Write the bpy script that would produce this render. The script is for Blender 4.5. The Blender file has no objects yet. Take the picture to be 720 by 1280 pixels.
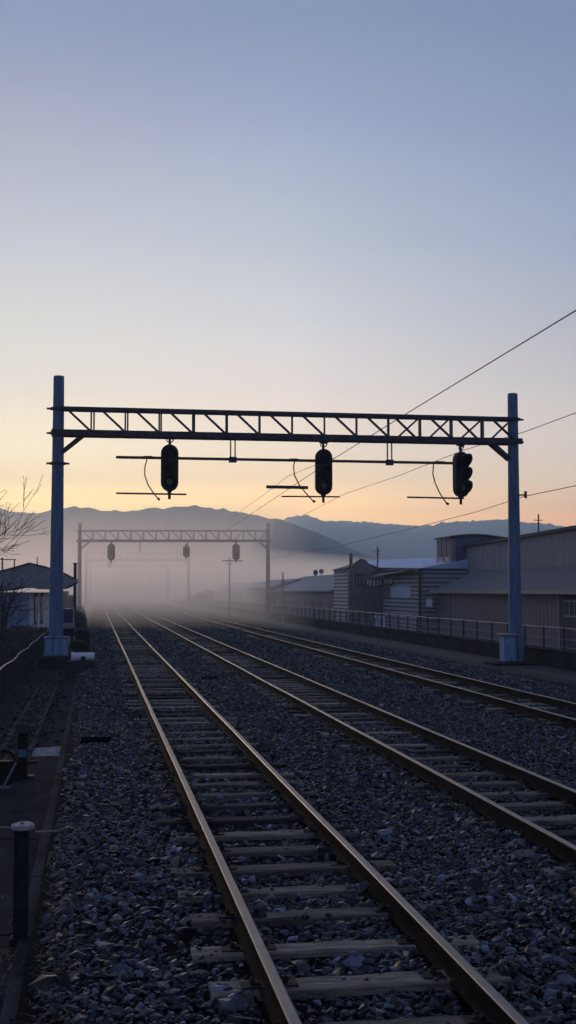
import bpy, bmesh, math, random
import numpy as np
from mathutils import Vector, Matrix, noise
random.seed(7); RNG = np.random.default_rng(7)
S = bpy.context.scene
C = S.collection

# ---------------------------------------------------------------- camera maths
F = 1550.0; PITCH = math.atan(98 / F); YAW = math.atan(240 / 1553.0); CAMZ = 2.2
CAM = Vector((0, 0, CAMZ))
FW = Vector((math.sin(YAW) * math.cos(PITCH), math.cos(YAW) * math.cos(PITCH), math.sin(PITCH)))
RT = Vector((math.cos(YAW), -math.sin(YAW), 0))
UP = RT.cross(FW)
def ray(px, py): return FW * F + RT * (px - 360) + UP * (640 - py)
def at_y(px, py, y): d = ray(px, py); return CAM + d * (y / d.y)
def at_x(px, py, x): d = ray(px, py); return CAM + d * (x / d.x)
def at_z(px, py, z): d = ray(px, py); return CAM + d * ((z - CAMZ) / d.z)

# ---------------------------------------------------------------- materials
def lin(c):
    c = [v / 255 for v in c]
    return tuple([v / 12.92 if v <= .04045 else ((v + .055) / 1.055) ** 2.4 for v in c] + [1.0])
def mat(name, col, rough=.8, metal=0, var=.25, scale=6, bump=.15, bscale=None, col2=None, stretch=(1, 1, 1), spec=.5, island=0, objrand=0):
    m = bpy.data.materials.new(name); m.use_nodes = True
    nt = m.node_tree; N = nt.nodes; L = nt.links
    b = N['Principled BSDF']
    b.inputs['Roughness'].default_value = rough; b.inputs['Metallic'].default_value = metal
    b.inputs['Specular IOR Level'].default_value = spec
    geo = N.new('ShaderNodeNewGeometry')
    mp = N.new('ShaderNodeMapping'); mp.inputs['Scale'].default_value = stretch
    L.new(geo.outputs['Position'], mp.inputs['Vector'])
    ns = N.new('ShaderNodeTexNoise'); ns.inputs['Scale'].default_value = scale; ns.inputs['Detail'].default_value = 6; ns.inputs['Roughness'].default_value = .62
    L.new(mp.outputs[0], ns.inputs['Vector'])
    mr = N.new('ShaderNodeMapRange'); mr.inputs[1].default_value = .3; mr.inputs[2].default_value = .7
    L.new(ns.outputs[0], mr.inputs[0])
    mx = N.new('ShaderNodeMix'); mx.data_type = 'RGBA'
    c1 = tuple(v * (1 - var) for v in col[:3]) + (1,)
    c2 = (tuple(col2[:3]) + (1,)) if col2 else tuple(min(1, v * (1 + var)) for v in col[:3]) + (1,)
    mx.inputs['A'].default_value = c1; mx.inputs['B'].default_value = c2
    L.new(mr.outputs[0], mx.inputs['Factor'])
    out = mx.outputs['Result']
    def varied(src, lo, hi):
        nonlocal out
        q = N.new('ShaderNodeMapRange'); q.inputs[3].default_value = lo; q.inputs[4].default_value = hi
        L.new(src, q.inputs[0])
        sc = N.new('ShaderNodeVectorMath'); sc.operation = 'SCALE'
        L.new(out, sc.inputs[0]); L.new(q.outputs[0], sc.inputs['Scale']); out = sc.outputs[0]
    if island: varied(geo.outputs['Random Per Island'], 1 - island, 1 + island)
    if objrand:
        oi = N.new('ShaderNodeObjectInfo'); varied(oi.outputs['Random'], 1 - objrand, 1 + objrand)
    L.new(out, b.inputs['Base Color'])
    if bump:
        n2 = N.new('ShaderNodeTexNoise'); n2.inputs['Scale'].default_value = bscale or scale * 4; n2.inputs['Detail'].default_value = 5
        L.new(mp.outputs[0], n2.inputs['Vector'])
        bp = N.new('ShaderNodeBump'); bp.inputs['Strength'].default_value = bump; bp.inputs['Distance'].default_value = .02
        L.new(n2.outputs[0], bp.inputs['Height']); L.new(bp.outputs[0], b.inputs['Normal'])
    return m
M = {}
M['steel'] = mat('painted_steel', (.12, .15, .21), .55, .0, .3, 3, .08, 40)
M['steelblue'] = mat('blue_painted_steel', (.095, .165, .285), .6, 0, .4, 5, .1, 40, stretch=(2.5, 2.5, .22))
M['boxblue'] = mat('blue_box_paint', (.19, .32, .52), .55, 0, .4, 5, .08, 40, stretch=(2, 2, .5))
M['darksteel'] = mat('dark_steel', (.058, .053, .068), .7, 0, .35, 6, .1, spec=.3)
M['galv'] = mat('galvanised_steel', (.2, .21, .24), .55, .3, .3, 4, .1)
M['black'] = mat('black_signal_paint', (.010, .010, .012), .7, 0, .3, 6, .05, spec=.2)
M['matteblack'] = mat('matte_black', (.004, .004, .005), 1, 0, .3, 6, .3, spec=0)
M['postdark'] = mat('old_dark_post', (.02, .024, .03), .9, 0, .5, 9, .4, 50, spec=.15)
M['blackside'] = mat('dark_housing_paint', (.03, .032, .04), .5, 0, .3, 6, .05)
M['lens'] = mat('dark_lens_glass', (.16, .18, .19), .3, 0, .1, 6, 0)
M['cable'] = mat('cable_black', (.015, .015, .016), .6, 0, .2, 6, 0)
M['railside'] = mat('rusty_rail', (.022, .014, .011), .85, 0, .5, 9, .35, 60, stretch=(1, .35, 1), spec=.05)
M['railtop'] = mat('worn_rail_head', (.165, .132, .115), .42, .6, .45, 5, .12, 30, stretch=(6, .25, 1))
M['sleeper'] = mat('weathered_sleeper', (.25, .205, .155), .95, 0, .6, 7, .5, 60, stretch=(.5, 3, 3), objrand=.4, spec=.2)
M['sleeperdark'] = mat('dark_sleeper', (.06, .048, .045), .9, 0, .4, 7, .5, 60, stretch=(.5, 3, 3), objrand=.4, spec=.2)
M['clip'] = mat('clip_iron', (.03, .02, .016), .8, .2, .4, 20, .3)
M['stone'] = mat('ballast_stone', (.052, .052, .064), .55, 0, .4, 14, .2, 70, spec=.5)
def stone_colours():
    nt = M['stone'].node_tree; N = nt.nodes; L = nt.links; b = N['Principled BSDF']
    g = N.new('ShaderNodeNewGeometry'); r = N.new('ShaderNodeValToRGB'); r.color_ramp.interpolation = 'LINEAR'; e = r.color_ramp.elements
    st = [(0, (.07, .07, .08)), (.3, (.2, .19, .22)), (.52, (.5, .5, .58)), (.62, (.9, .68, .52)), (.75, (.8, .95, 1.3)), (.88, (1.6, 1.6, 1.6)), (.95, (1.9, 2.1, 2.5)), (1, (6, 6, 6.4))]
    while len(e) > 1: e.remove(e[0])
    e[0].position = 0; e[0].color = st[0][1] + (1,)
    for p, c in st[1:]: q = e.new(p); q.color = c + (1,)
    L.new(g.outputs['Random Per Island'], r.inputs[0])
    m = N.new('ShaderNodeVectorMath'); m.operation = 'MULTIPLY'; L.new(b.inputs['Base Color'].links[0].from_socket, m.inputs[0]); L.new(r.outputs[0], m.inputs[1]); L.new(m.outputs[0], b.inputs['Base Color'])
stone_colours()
M['bed'] = mat('ballast_fines', (.010, .009, .010), 1, 0, .5, 22, 1, 45, spec=.05)  # fines coloured extra dark to deepen the shade between stones
M['concrete'] = mat('dark_concrete', (.026, .025, .031), 1, 0, .6, 1.6, .6, 24, spec=.08)
M['wallconc'] = mat('stained_concrete', (.028, .026, .028), 1, 0, .6, 1.3, .5, 20, stretch=(1, 1, .4), spec=.1)
M['strip'] = mat('concrete_strip', (.055, .053, .06), 1, 0, .55, 1.2, .5, 24, spec=.08)
M['ground'] = mat('ground_soil', (.035, .036, .036), .95, 0, .4, .8, .5, 8)
M['forest'] = mat('forest_hill', (.04, .052, .062), 1, 0, .35, .02, 0, spec=.1)
M['straw'] = mat('dry_straw', (.17, .125, .075), .9, 0, .4, 30, 0, island=.5)
M['white'] = mat('white_paint', (.78, .79, .82), .7, 0, .12, 3, .05)
M['lightgrey'] = mat('pale_cap_metal', (.34, .33, .34), .8, 0, .25, 14, .1)
M['hutwall'] = mat('blue_grey_render', (.26, .34, .48), .9, 0, .2, 2, .1)
M['hutroof'] = mat('grey_roof_sheet', (.3, .31, .345), .85, 0, .2, 2, .1)
M['hedge'] = mat('hedge_leaves', (.05, .048, .04), .9, 0, .5, 12, 0, island=.6, col2=(.09, .07, .045))
M['bark'] = mat('bare_bark', (.035, .028, .026), .9, 0, .4, 12, .2)
M['brown'] = mat('brown_siding', (.23, .195, .185), .9, 0, .2, 2, .2, 10, stretch=(3, 3, .3))
M['brown2'] = mat('faded_siding', (.27, .23, .22), .9, 0, .2, 2, .2, 10, stretch=(3, 3, .3))
M['navy'] = mat('navy_sheet', (.08, .1, .16), .8, 0, .2, 3, .05)
M['upper'] = mat('grey_upper_wall', (.3, .275, .28), .95, 0, .2, 1.5, .2, 8, stretch=(2, 2, .4))
M['bluesheet'] = mat('pale_blue_sheet', (.5, .64, .88), .55, .0, .15, 2, .1, stretch=(1, .3, 1))
M['bluepanel'] = mat('pale_blue_panel', (.5, .6, .76), .6, 0, .15, 3, .05)
M['trim'] = mat('dark_trim', (.03, .03, .033), .8, 0, .2, 3, .1)
M['gutter'] = mat('grey_gutter', (.2, .2, .215), .6, .2, .2, 3, .1)
M['glass'] = mat('pale_window_glass', (.3, .33, .38), .15, 0, .25, 1.5, 0)
M['graffblue'] = mat('blue_paint_strokes', (.06, .13, .36), .7, 0, .15, 6, 0)
M['panelpale'] = mat('pale_panel', (.86, .88, .92), .7, 0, .2, 4, 0)  # pale board paint; on window panes its brightness stands for reflected sky

def stripes(name, ca, cb, axis, freq, bump=.6, rough=.8):
    m = mat(name, ca, rough, 0, .15, 3, 0); nt = m.node_tree; N = nt.nodes; L = nt.links; b = N['Principled BSDF']
    g = N.new('ShaderNodeNewGeometry'); w = N.new('ShaderNodeTexWave'); w.bands_direction = axis
    w.inputs['Scale'].default_value = freq / 20 * 2 * math.pi / 2 ; w.inputs['Distortion'].default_value = .6; w.inputs['Detail Scale'].default_value = .4
    L.new(g.outputs['Position'], w.inputs['Vector'])
    mx = N.new('ShaderNodeMix'); mx.data_type = 'RGBA'; mx.inputs['B'].default_value = cb + (1,)
    L.new(b.inputs['Base Color'].links[0].from_socket, mx.inputs['A']); L.new(w.outputs['Fac'], mx.inputs['Factor'])
    L.new(mx.outputs['Result'], b.inputs['Base Color'])
    bp = N.new('ShaderNodeBump'); bp.inputs['Strength'].default_value = bump; bp.inputs['Distance'].default_value = .05
    L.new(w.outputs['Fac'], bp.inputs['Height']); L.new(bp.outputs[0], b.inputs['Normal'])
    return m
M['boards'] = stripes('weathered_boards', (.12, .11, .115), (.5, .5, .53), 'Z', 6.5)  # colour bands paint in the shading of the weathered louvred boards
M['patched'] = stripes('patched_siding_boards', (.09, .085, .09), (.24, .225, .225), 'Z', 6.5)
M['boards2'] = stripes('pale_weathered_boards', (.16, .155, .165), (.6, .6, .64), 'Z', 6.5)
M['ribbed'] = stripes('ribbed_sheet', (.165, .14, .135), (.205, .175, .17), 'Y', 3.6, .4)
M['tiles'] = stripes('roof_tiles', (.045, .045, .055), (.27, .275, .3), 'Y', 4.0, 1.0, .8)

# ---------------------------------------------------------------- mesh builder
class MB:
    def __init__(s): s.v = []; s.f = []; s.mi = []; s.cur = 0
    def add(s, vs, fs):
        o = len(s.v); s.v += [tuple(v) for v in vs]; s.f += [tuple(i + o for i in f) for f in fs]; s.mi += [s.cur] * len(fs); return s
    def box(s, x0, x1, y0, y1, z0, z1, mtx=None):
        vs = [Vector((x, y, z)) for z in (z0, z1) for y in (y0, y1) for x in (x0, x1)]
        if mtx: vs = [mtx @ v for v in vs]
        return s.add(vs, [(0, 2, 3, 1), (4, 5, 7, 6), (0, 1, 5, 4), (2, 6, 7, 3), (0, 4, 6, 2), (1, 3, 7, 5)])
    def bar(s, a, b, w, h=None, up=(0, 0, 1)):
        a = Vector(a); b = Vector(b); h = h or w; d = b - a; L = d.length; d.normalize(); u = Vector(up)
        if abs(d.dot(u)) > .98: u = Vector((0, 1, 0))
        r = d.cross(u).normalized(); u = r.cross(d)
        vs = [p + r * sx * w / 2 + u * sz * h / 2 for p in (a, b) for sx, sz in ((-1, -1), (1, -1), (1, 1), (-1, 1))]
        return s.add(vs, [(0, 1, 2, 3), (7, 6, 5, 4), (0, 4, 5, 1), (1, 5, 6, 2), (2, 6, 7, 3), (3, 7, 4, 0)])
    def tube(s, pts, r, n=8, cap=True):
        pts = [Vector(p) for p in pts]; rs = r if isinstance(r, (list, tuple)) else [r] * len(pts)
        vs = []; fs = []; pu = None
        for i, p in enumerate(pts):
            d = (pts[min(i + 1, len(pts) - 1)] - pts[max(i - 1, 0)]).normalized()
            if pu is None:
                pu = Vector((0, 0, 1)) if abs(d.z) < .9 else Vector((1, 0, 0))
            rr = d.cross(pu).normalized(); uu = rr.cross(d); pu = uu
            for k in range(n):
                a = 2 * math.pi * k / n; vs.append(p + (rr * math.cos(a) + uu * math.sin(a)) * rs[i])
        for i in range(len(pts) - 1):
            for k in range(n):
                k2 = (k + 1) % n; fs.append((i * n + k, i * n + k2, (i + 1) * n + k2, (i + 1) * n + k))
        if cap: fs += [tuple(range(n - 1, -1, -1)), tuple(range((len(pts) - 1) * n, len(pts) * n))]
        return s.add(vs, fs)
    def prism(s, poly, a, b, axis='y'):
        n = len(poly)
        def P(p, t): return {'y': (p[0], t, p[1]), 'x': (t, p[0], p[1]), 'z': (p[0], p[1], t)}[axis]
        vs = [P(p, a) for p in poly] + [P(p, b) for p in poly]
        fs = [tuple(range(n)), tuple(range(2 * n - 1, n - 1, -1))] + [(i, i + n, (i + 1) % n + n, (i + 1) % n) for i in range(n)]
        return s.add(vs, fs)
    def build(s, name, m, parent=None, bevel=0, smooth=False, off=None):
        me = bpy.data.meshes.new(name)
        vs = s.v if off is None else [tuple(Vector(v) - Vector(off)) for v in s.v]
        me.from_pydata(vs, [], s.f)
        ms = m if isinstance(m, (list, tuple)) else [m]
        for q in ms: me.materials.append(M[q] if isinstance(q, str) else q)
        me.polygons.foreach_set('material_index', s.mi)
        bm = bmesh.new(); bm.from_mesh(me); bmesh.ops.recalc_face_normals(bm, faces=bm.faces)
        if bevel:
            ed = [e for e in bm.edges if len(e.link_faces) == 2 and e.calc_face_angle(0) > .6]
            bmesh.ops.bevel(bm, geom=ed, offset=bevel, segments=1, affect='EDGES', clamp_overlap=True)
        bm.to_mesh(me); bm.free()
        if smooth:
            me.polygons.foreach_set('use_smooth', [True] * len(me.polygons))
            try: me.set_sharp_from_angle(angle=.7)
            except Exception: pass
        o = bpy.data.objects.new(name, me); C.objects.link(o)
        if parent is not None: o.parent = parent
        return o
def tag(o, label=None, cat=None, group=None, kind=None):
    for k, v in (('label', label), ('category', cat), ('group', group), ('kind', kind)):
        if v: o[k] = v
    return o
def empty(name, loc, label, cat, group=None, rz=0):
    o = bpy.data.objects.new(name, None); o.empty_display_size = .3; C.objects.link(o)
    o.location = loc; o.rotation_euler = (0, 0, rz); return tag(o, label, cat, group)
def local(root):   # parts of world-placed roots: build with off=root.location
    return tuple(root.location)
def copy_tree(o, parent=None):
    c = o.copy(); C.objects.link(c)
    if parent is not None: c.parent = parent
    for ch in list(o.children): copy_tree(ch, c)
    return c

# ---------------------------------------------------------------- world
GAIN = [[[3.553, 3.24, 1.05], [3.553, 3.24, 1.05], [3.553, 3.24, 1.05], [3.553, 3.24, 1.05], [1.448, 1.32, 0.856], [1.249, 1.318, 1.156], [0.798, 0.92, 1.034], [0.793, 0.924, 1.033], [0.768, 0.86, 0.98], [0.765, 0.804, 0.916], [0.702, 0.785, 0.91]], [[4.261, 3.216, 1.197], [4.261, 3.216, 1.197], [4.261, 3.216, 1.197], [4.261, 3.216, 1.197], [2.124, 1.771, 1.143], [1.63, 1.524, 1.353], [1.233, 1.182, 1.211], [1.037, 1.066, 1.134], [0.898, 0.959, 1.022], [0.809, 0.865, 0.989], [0.73, 0.812, 0.92]], [[4.824, 3.116, 0.936], [4.824, 3.116, 0.936], [4.824, 3.116, 0.936], [3.506, 2.612, 1.32], [2.536, 2.209, 1.552], [1.884, 1.693, 1.476], [1.334, 1.258, 1.187], [1.108, 1.082, 1.083], [0.964, 0.976, 1.059], [0.826, 0.874, 0.954], [0.784, 0.851, 0.94]]]
def world():
    w = bpy.data.worlds.new('World'); S.world = w; w.use_nodes = True
    nt = w.node_tree; N = nt.nodes; L = nt.links; bg = N['Background']
    tc = N.new('ShaderNodeTexCoord'); sp = N.new('ShaderNodeSeparateXYZ'); L.new(tc.outputs['Generated'], sp.inputs[0])
    def mth(op, a, b=None):
        n = N.new('ShaderNodeMath'); n.operation = op
        for i, v in enumerate((a, b)):
            if v is None: continue
            if isinstance(v, (int, float)): n.inputs[i].default_value = v
            else: L.new(v, n.inputs[i])
        return n.outputs[0]
    ga = math.radians(-4.3); gx, gy = math.sin(ga), math.cos(ga)
    num = mth('ADD', mth('MULTIPLY', sp.outputs[0], gx), mth('MULTIPLY', sp.outputs[1], gy))
    den = mth('MAXIMUM', mth('SQRT', mth('ADD', mth('MULTIPLY', sp.outputs[0], sp.outputs[0]), mth('MULTIPLY', sp.outputs[1], sp.outputs[1]))), .001)
    ang = mth('DIVIDE', mth('ARCCOSINE', mth('MINIMUM', mth('MAXIMUM', mth('DIVIDE', num, den), -1), 1)), math.pi)
    def ramp(stops, fac):
        r = N.new('ShaderNodeValToRGB'); e = r.color_ramp.elements
        while len(e) > 1: e.remove(e[0])
        e[0].position = stops[0][0]; e[0].color = stops[0][1]
        for p, c in stops[1:]:
            q = e.new(p); q.color = c
        L.new(fac, r.inputs[0]); return r.outputs[0]
    z = sp.outputs[2]
    def k(c, m): return tuple(v * m for v in c[:3]) + (1,)
    ROWS = [738, 690, 648, 630, 600, 560, 480, 400, 300, 150, 20]
    COLS = [[(250, 215, 150), (252, 222, 160), (252, 228, 175), (252, 228, 175), (253, 230, 190), (252, 235, 206), (232, 224, 214), (219, 218, 216), (200, 203, 212), (173, 178, 198), (147, 160, 189)],
            [(248, 200, 145), (250, 208, 155), (252, 216, 170), (252, 218, 176), (248, 222, 190), (240, 224, 205), (228, 219, 215), (211, 212, 216), (191, 198, 210), (162, 173, 200), (139, 155, 186)],
            [(222, 170, 140), (222, 176, 147), (222, 184, 157), (220, 190, 167), (215, 198, 182), (211, 200, 194), (200, 197, 200), (182, 186, 198), (164, 174, 198), (142, 158, 188), (127, 146, 180)]]
    rows = []
    for i, py in enumerate(ROWS):
        rows.append([max(0, ray((14, 360, 700)[c], py).normalized().z) for c in range(3)])
    z = sp.outputs[2]
    outs = []
    for c in range(3):
        st = [(rows[i][c], tuple(lin(COLS[c][i])[j] * GAIN[c][i][j] for j in range(3)) + (1,)) for i in range(len(ROWS))]
        st += [(.62, k(lin((108, 126, 168)), .8)), (1, k(lin((88, 104, 150)), .55))]
        outs.append(ramp(st, z))
    back = [(0, k(lin((112, 106, 128)), 1.05)), (.15, k(lin((106, 110, 142)), 1.05)), (.4, k(lin((94, 108, 152)), .9)), (1, k(lin((88, 104, 150)), .58))]
    D = ramp(back, z); prev = outs[0]
    for (lo, hi, nxt) in ((.0, .073, outs[1]), (.073, .1456, outs[2]), (.20, .60, D)):
        f = N.new('ShaderNodeMapRange'); f.inputs[1].default_value = lo; f.inputs[2].default_value = hi; L.new(ang, f.inputs[0])
        m2 = N.new('ShaderNodeMix'); m2.data_type = 'RGBA'; L.new(f.outputs[0], m2.inputs['Factor']); L.new(prev, m2.inputs['A']); L.new(nxt, m2.inputs['B']); prev = m2.outputs['Result']
    # faint streaks of high thin cloud
    mp = N.new('ShaderNodeMapping'); mp.inputs['Scale'].default_value = (1.2, 1.2, 9); L.new(tc.outputs['Generated'], mp.inputs[0])
    cl = N.new('ShaderNodeTexNoise'); cl.inputs['Scale'].default_value = 2.2; cl.inputs['Detail'].default_value = 4; L.new(mp.outputs[0], cl.inputs['Vector'])
    cr = N.new('ShaderNodeMapRange'); cr.inputs[1].default_value = .3; cr.inputs[2].default_value = .75; cr.inputs[3].default_value = .965; cr.inputs[4].default_value = 1.04
    L.new(cl.outputs[0], cr.inputs[0])
    sc = N.new('ShaderNodeVectorMath'); sc.operation = 'SCALE'; L.new(m2.outputs['Result'], sc.inputs[0]); L.new(cr.outputs[0], sc.inputs['Scale'])
    # physical sky as a small share of the light
    sky = N.new('ShaderNodeTexSky'); sky.sky_type = 'NISHITA'; sky.sun_disc = False
    sky.sun_elevation = math.radians(5); sky.sun_rotation = ga
    sk = N.new('ShaderNodeVectorMath'); sk.operation = 'SCALE'; L.new(sky.outputs[0], sk.inputs[0]); sk.inputs['Scale'].default_value = .02
    ad = N.new('ShaderNodeVectorMath'); ad.operation = 'ADD'; L.new(sc.outputs[0], ad.inputs[0]); L.new(sk.outputs[0], ad.inputs[1])
    L.new(ad.outputs[0], bg.inputs['Color']); bg.inputs['Strength'].default_value = 1.0
    w.cycles.sampling_method = 'MANUAL'; w.cycles.sample_map_resolution = 1024
    sd = bpy.data.lights.new('sun', 'SUN'); sd.energy = 1.2; sd.angle = math.radians(8); sd.color = (1, .72, .45)
    so = bpy.data.objects.new('sun', sd); C.objects.link(so)
    d = Vector((gx * math.cos(math.radians(5)), gy * math.cos(math.radians(5)), math.sin(math.radians(5))))
    so.rotation_euler = d.to_track_quat('Z', 'Y').to_euler(); so.location = d * 50
world()
cd = bpy.data.cameras.new('camera'); cam = bpy.data.objects.new('camera', cd); C.objects.link(cam); S.camera = cam
cd.sensor_fit = 'VERTICAL'; cd.sensor_height = 36; cd.lens = F / 1280 * 36; cd.clip_end = 20000; cd.clip_start = .05
cam.matrix_world = Matrix((RT, UP, -FW)).transposed().to_4x4(); cam.location = CAM

# ---------------------------------------------------------------- ground
GZ = -.34
def sheet(name, xs, zs, ys, m, kind='structure', jitter=0):
    mb = MB(); nx = len(xs)
    vs = [(x, y, z + (jitter * (noise.noise(Vector((x * 1.3, y * 1.3, 0)))) if jitter else 0)) for y in ys for x, z in zip(xs, zs)]
    fs = [(j * nx + i, j * nx + i + 1, (j + 1) * nx + i + 1, (j + 1) * nx + i) for j in range(len(ys) - 1) for i in range(nx - 1)]
    mb.add(vs, fs); return tag(mb.build(name, m, smooth=True), kind=kind)
sheet('ground', [-3500, -300, -30, -2.3, -1, 12, 14.9, 15.05, 15.2, 18, 60, 3500], [-.6, -.6, -.45, GZ, GZ, GZ, GZ, GZ - .3, -1.6, -1.7, -1.7, -1.7], [-60, 0, 60, 200, 600, 3100], 'ground')
xs = [-.42 + i * .25 for i in range(53)]
ys = [-3 + i * .3 for i in range(130)] + [36 + i * 4 for i in range(1, 120)]
def bedz(x):
    if x > 11.9: return -.33
    if x > 11: return -.19 - (x - 11) * .14
    return -.19
sheet('ballast_bed', xs, [bedz(x) for x in xs], ys, 'bed', jitter=.02)
# walkway slab on the left with kerb edge
mb = MB()
for (x0, x1, y0, y1, z1) in [(-3.2, -.50, 3, 60, -.30)]:
    mb.box(x0, x1, y0, y1, -.6, z1)
tag(mb.build('walkway', 'concrete', bevel=.01), kind='structure')
mb = MB()
y = 3.0
while y < 41:
    e = -.31 - .0035 * (y - 5); L = 1.98
    mb.box(-.52, e, y, y + L, -.6, -.24 + random.uniform(-.006, .006)); y += 2.0
tag(mb.build('walkway_kerb', 'strip', bevel=.012), kind='structure')
mb = MB(); y = 10
while y < 330:
    mb.box(12.45, 13.1, y, y + 5.97, -.6, -.295 + random.uniform(-.004, .004)); y += 6
tag(mb.build('concrete_path', 'strip', bevel=.015), kind='structure')

# ---------------------------------------------------------------- hills
def hill(name, crest, D, seed, amp, back=1.35):
    cols = []
    px0, px1, st = -1000, 1900, 2.0
    n = int((px1 - px0) / st)
    vs = []; T = [0, .12, .25, .4, .52, .64, .75, .84, .91, .96, 1.0, 1.08, 1.25, 1.45]
    for i in range(n + 1):
        px = px0 + i * st
        py = np.interp(px, [c[0] for c in crest], [c[1] for c in crest])
        d = ray(px, py); hd = math.hypot(d.x, d.y); hz = d.z / hd * D + CAMZ
        ux, uy = d.x / hd, d.y / hd
        for t in T:
            r = D * (.55 + .45 * t)
            prof = math.sin(min(t, 1) * math.pi / 2) ** 1.6 if t <= 1 else max(0, 1 - (t - 1) * 1.8)
            p = Vector((ux * r, uy * r, 0))
            spur = noise.fractal(p / (D * .07) + Vector((seed, 0, 0)), .7, 2.1, 5)
            z = -2 + (hz + 2) * prof * (1 + .22 * spur * (1 - abs(2 * min(t, 1) - 1)) ) 
            if t > .2: z += amp * noise.noise(p / 9 + Vector((0, seed, 0))) + amp * .6 * noise.noise(p / 4)
            vs.append((p.x, p.y, z))
    k = len(T)
    fs = [(i * k + j, (i + 1) * k + j, (i + 1) * k + j + 1, i * k + j + 1) for i in range(n) for j in range(k - 1)]
    mb = MB(); mb.add(vs, fs); tag(mb.build(name, 'forest'), kind='structure')
front = [(-1000, 700), (-600, 668), (-300, 650), (-100, 646), (0, 641), (20, 643), (40, 643.5), (63, 640), (80, 638), (100, 639), (140, 643), (167, 642), (200, 639),
         (220, 638.5), (245, 636.7), (273, 638), (300, 642), (330, 648), (350, 652), (380, 661), (407, 672), (430, 684), (470, 700), (520, 718), (600, 735), (700, 745), (1900, 750)]
backr = [(-1000, 690), (-200, 690), (250, 672), (320, 660), (353, 652), (373, 646), (387, 648), (397, 652), (420, 653), (460, 655), (489, 658), (511, 661), (533, 660), (542, 661),
         (575, 659), (592, 656), (617, 652), (653, 654), (687, 658), (709, 662), (760, 664), (900, 655), (1300, 660), (1900, 690)]
hill('near_hill', front, 1150, 3, 1.5)
hill('far_hill', backr, 2400, 9, 3)

# ---------------------------------------------------------------- haze
def volbox(name, poly, z0, z1, col, dens, aniso, label):
    mb = MB(); mb.prism(poly, z0, z1, 'z')
    m = bpy.data.materials.new(name + '_air'); m.use_nodes = True; nt = m.node_tree
    nt.nodes.remove(nt.nodes['Principled BSDF']); v = nt.nodes.new('ShaderNodeVolumePrincipled')
    v.inputs['Color'].default_value = col + (1,); v.inputs['Density'].default_value = dens; v.inputs['Anisotropy'].default_value = aniso
    nt.links.new(v.outputs[0], nt.nodes['Material Output'].inputs['Volume'])
    M[name + '_air'] = m
    o = mb.build(name, m); tag(o, label, None, None, 'stuff'); return o
HZ = .0006; MIST = .013
tag(volbox('haze', [(-3000, -70), (3000, -70), (3000, 3000), (-3000, 3000)], -3.2, 205, (.54, .74, 1.0), HZ, .6, 'thin blue haze in front of the distant hills'), cat='haze')
tag(volbox('mist', [(-500, 70), (13.2, 74), (14.2, 98), (20, 165), (70, 260), (500, 620), (500, 1000), (-500, 1000)], -3.0, 8.3, (1.0, .96, .97), MIST, .72, 'low bank of pale mist swallowing the far end of the tracks'), cat='mist')

# ---------------------------------------------------------------- tracks
GA = .57   # half distance between rail centres
TX = [1.60, 4.66, 8.70]
SP = .775
SLP0 = at_z(430, 1227, -.14).y
def rail_profile(cx):
    return [(-.06, -.15), (.06, -.15), (.06, -.138), (.012, -.125), (.009, -.045), (.032, -.035), (.0335, -.006), (.026, 0), (-.026, 0), (-.0335, -.006), (-.032, -.035), (-.009, -.045), (-.012, -.125), (-.06, -.138)]
def make_rail(cx, parent, tx):
    prof = rail_profile(cx); n = len(prof); ys = []
    y = -1.0
    while y < 380: ys.append(y); y += .8 if y < 60 else 4
    vs = []; fs = []
    for j, y in enumerate(ys):
        wob = .008 * noise.noise(Vector((tx, y / 7, cx))) + .004 * noise.noise(Vector((tx + 9, y / 2.2, cx)))
        wz = .006 * noise.noise(Vector((tx + 5, y / 5, cx)))
        for p in prof: vs.append((cx + p[0] + wob, y, p[1] + wz))
    mi = []
    mb = MB()
    for j in range(len(ys) - 1):
        for i in range(n):
            i2 = (i + 1) % n; fs.append((j * n + i, j * n + i2, (j + 1) * n + i2, (j + 1) * n + i)); mi.append(1 if i in (6, 7, 8) else 0)
    fs += [tuple(range(n)), tuple(range((len(ys) - 1) * n, len(ys) * n))]; mi += [0, 0]
    mb.v = vs; mb.f = fs; mb.mi = mi
    mb.build('rail', ['railside', 'railtop'], parent)
def sleeper_mesh(seed, m, w=.21):
    random.seed(seed); mb = MB(); nx = 9; ny = 3; hl = .93
    vs = []
    for i in range(nx):
        x = -hl + 2 * hl * i / (nx - 1)
        for (yy, zz) in ((-w / 2, -.16), (-w / 2, -.012), (-w / 2 + .014, 0), (w / 2 - .014, 0), (w / 2, -.012), (w / 2, -.16)):
            vs.append((x + (random.uniform(-.012, .012) if i in (0, nx - 1) else 0), yy + random.uniform(-.006, .006), zz + (random.uniform(-.006, .004) if zz > -.1 else 0)))
    fs = [(i * 6 + k, i * 6 + (k + 1) % 6, (i + 1) * 6 + (k + 1) % 6, (i + 1) * 6 + k) for i in range(nx - 1) for k in range(6)]
    fs += [tuple(range(6)), tuple(range((nx - 1) * 6, nx * 6))]
    mb.add(vs, fs); me = mb.build('sleeper', m); d = me.data; bpy.data.objects.remove(me); return d
SM = [sleeper_mesh(i, 'sleeper') for i in range(4)] + [sleeper_mesh(9 + i, 'sleeperdark', .2) for i in range(2)]
def clip_mesh():
    mb = MB()
    mb.box(-.07, .07, -.06, .06, 0, .01)
    mb.tube([(0, 0, .005), (0, 0, .05)], .014, 6); mb.tube([(0, 0, .02), (0, 0, .038)], .022, 6)
    mb.bar((-.01, 0, .018), (.05, .0, .018), .045, .014)
    o = mb.build('rail_clip', 'clip', bevel=.003); d = o.data; bpy.data.objects.remove(o); return d
CLIP = clip_mesh()
random.seed(21)
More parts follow.
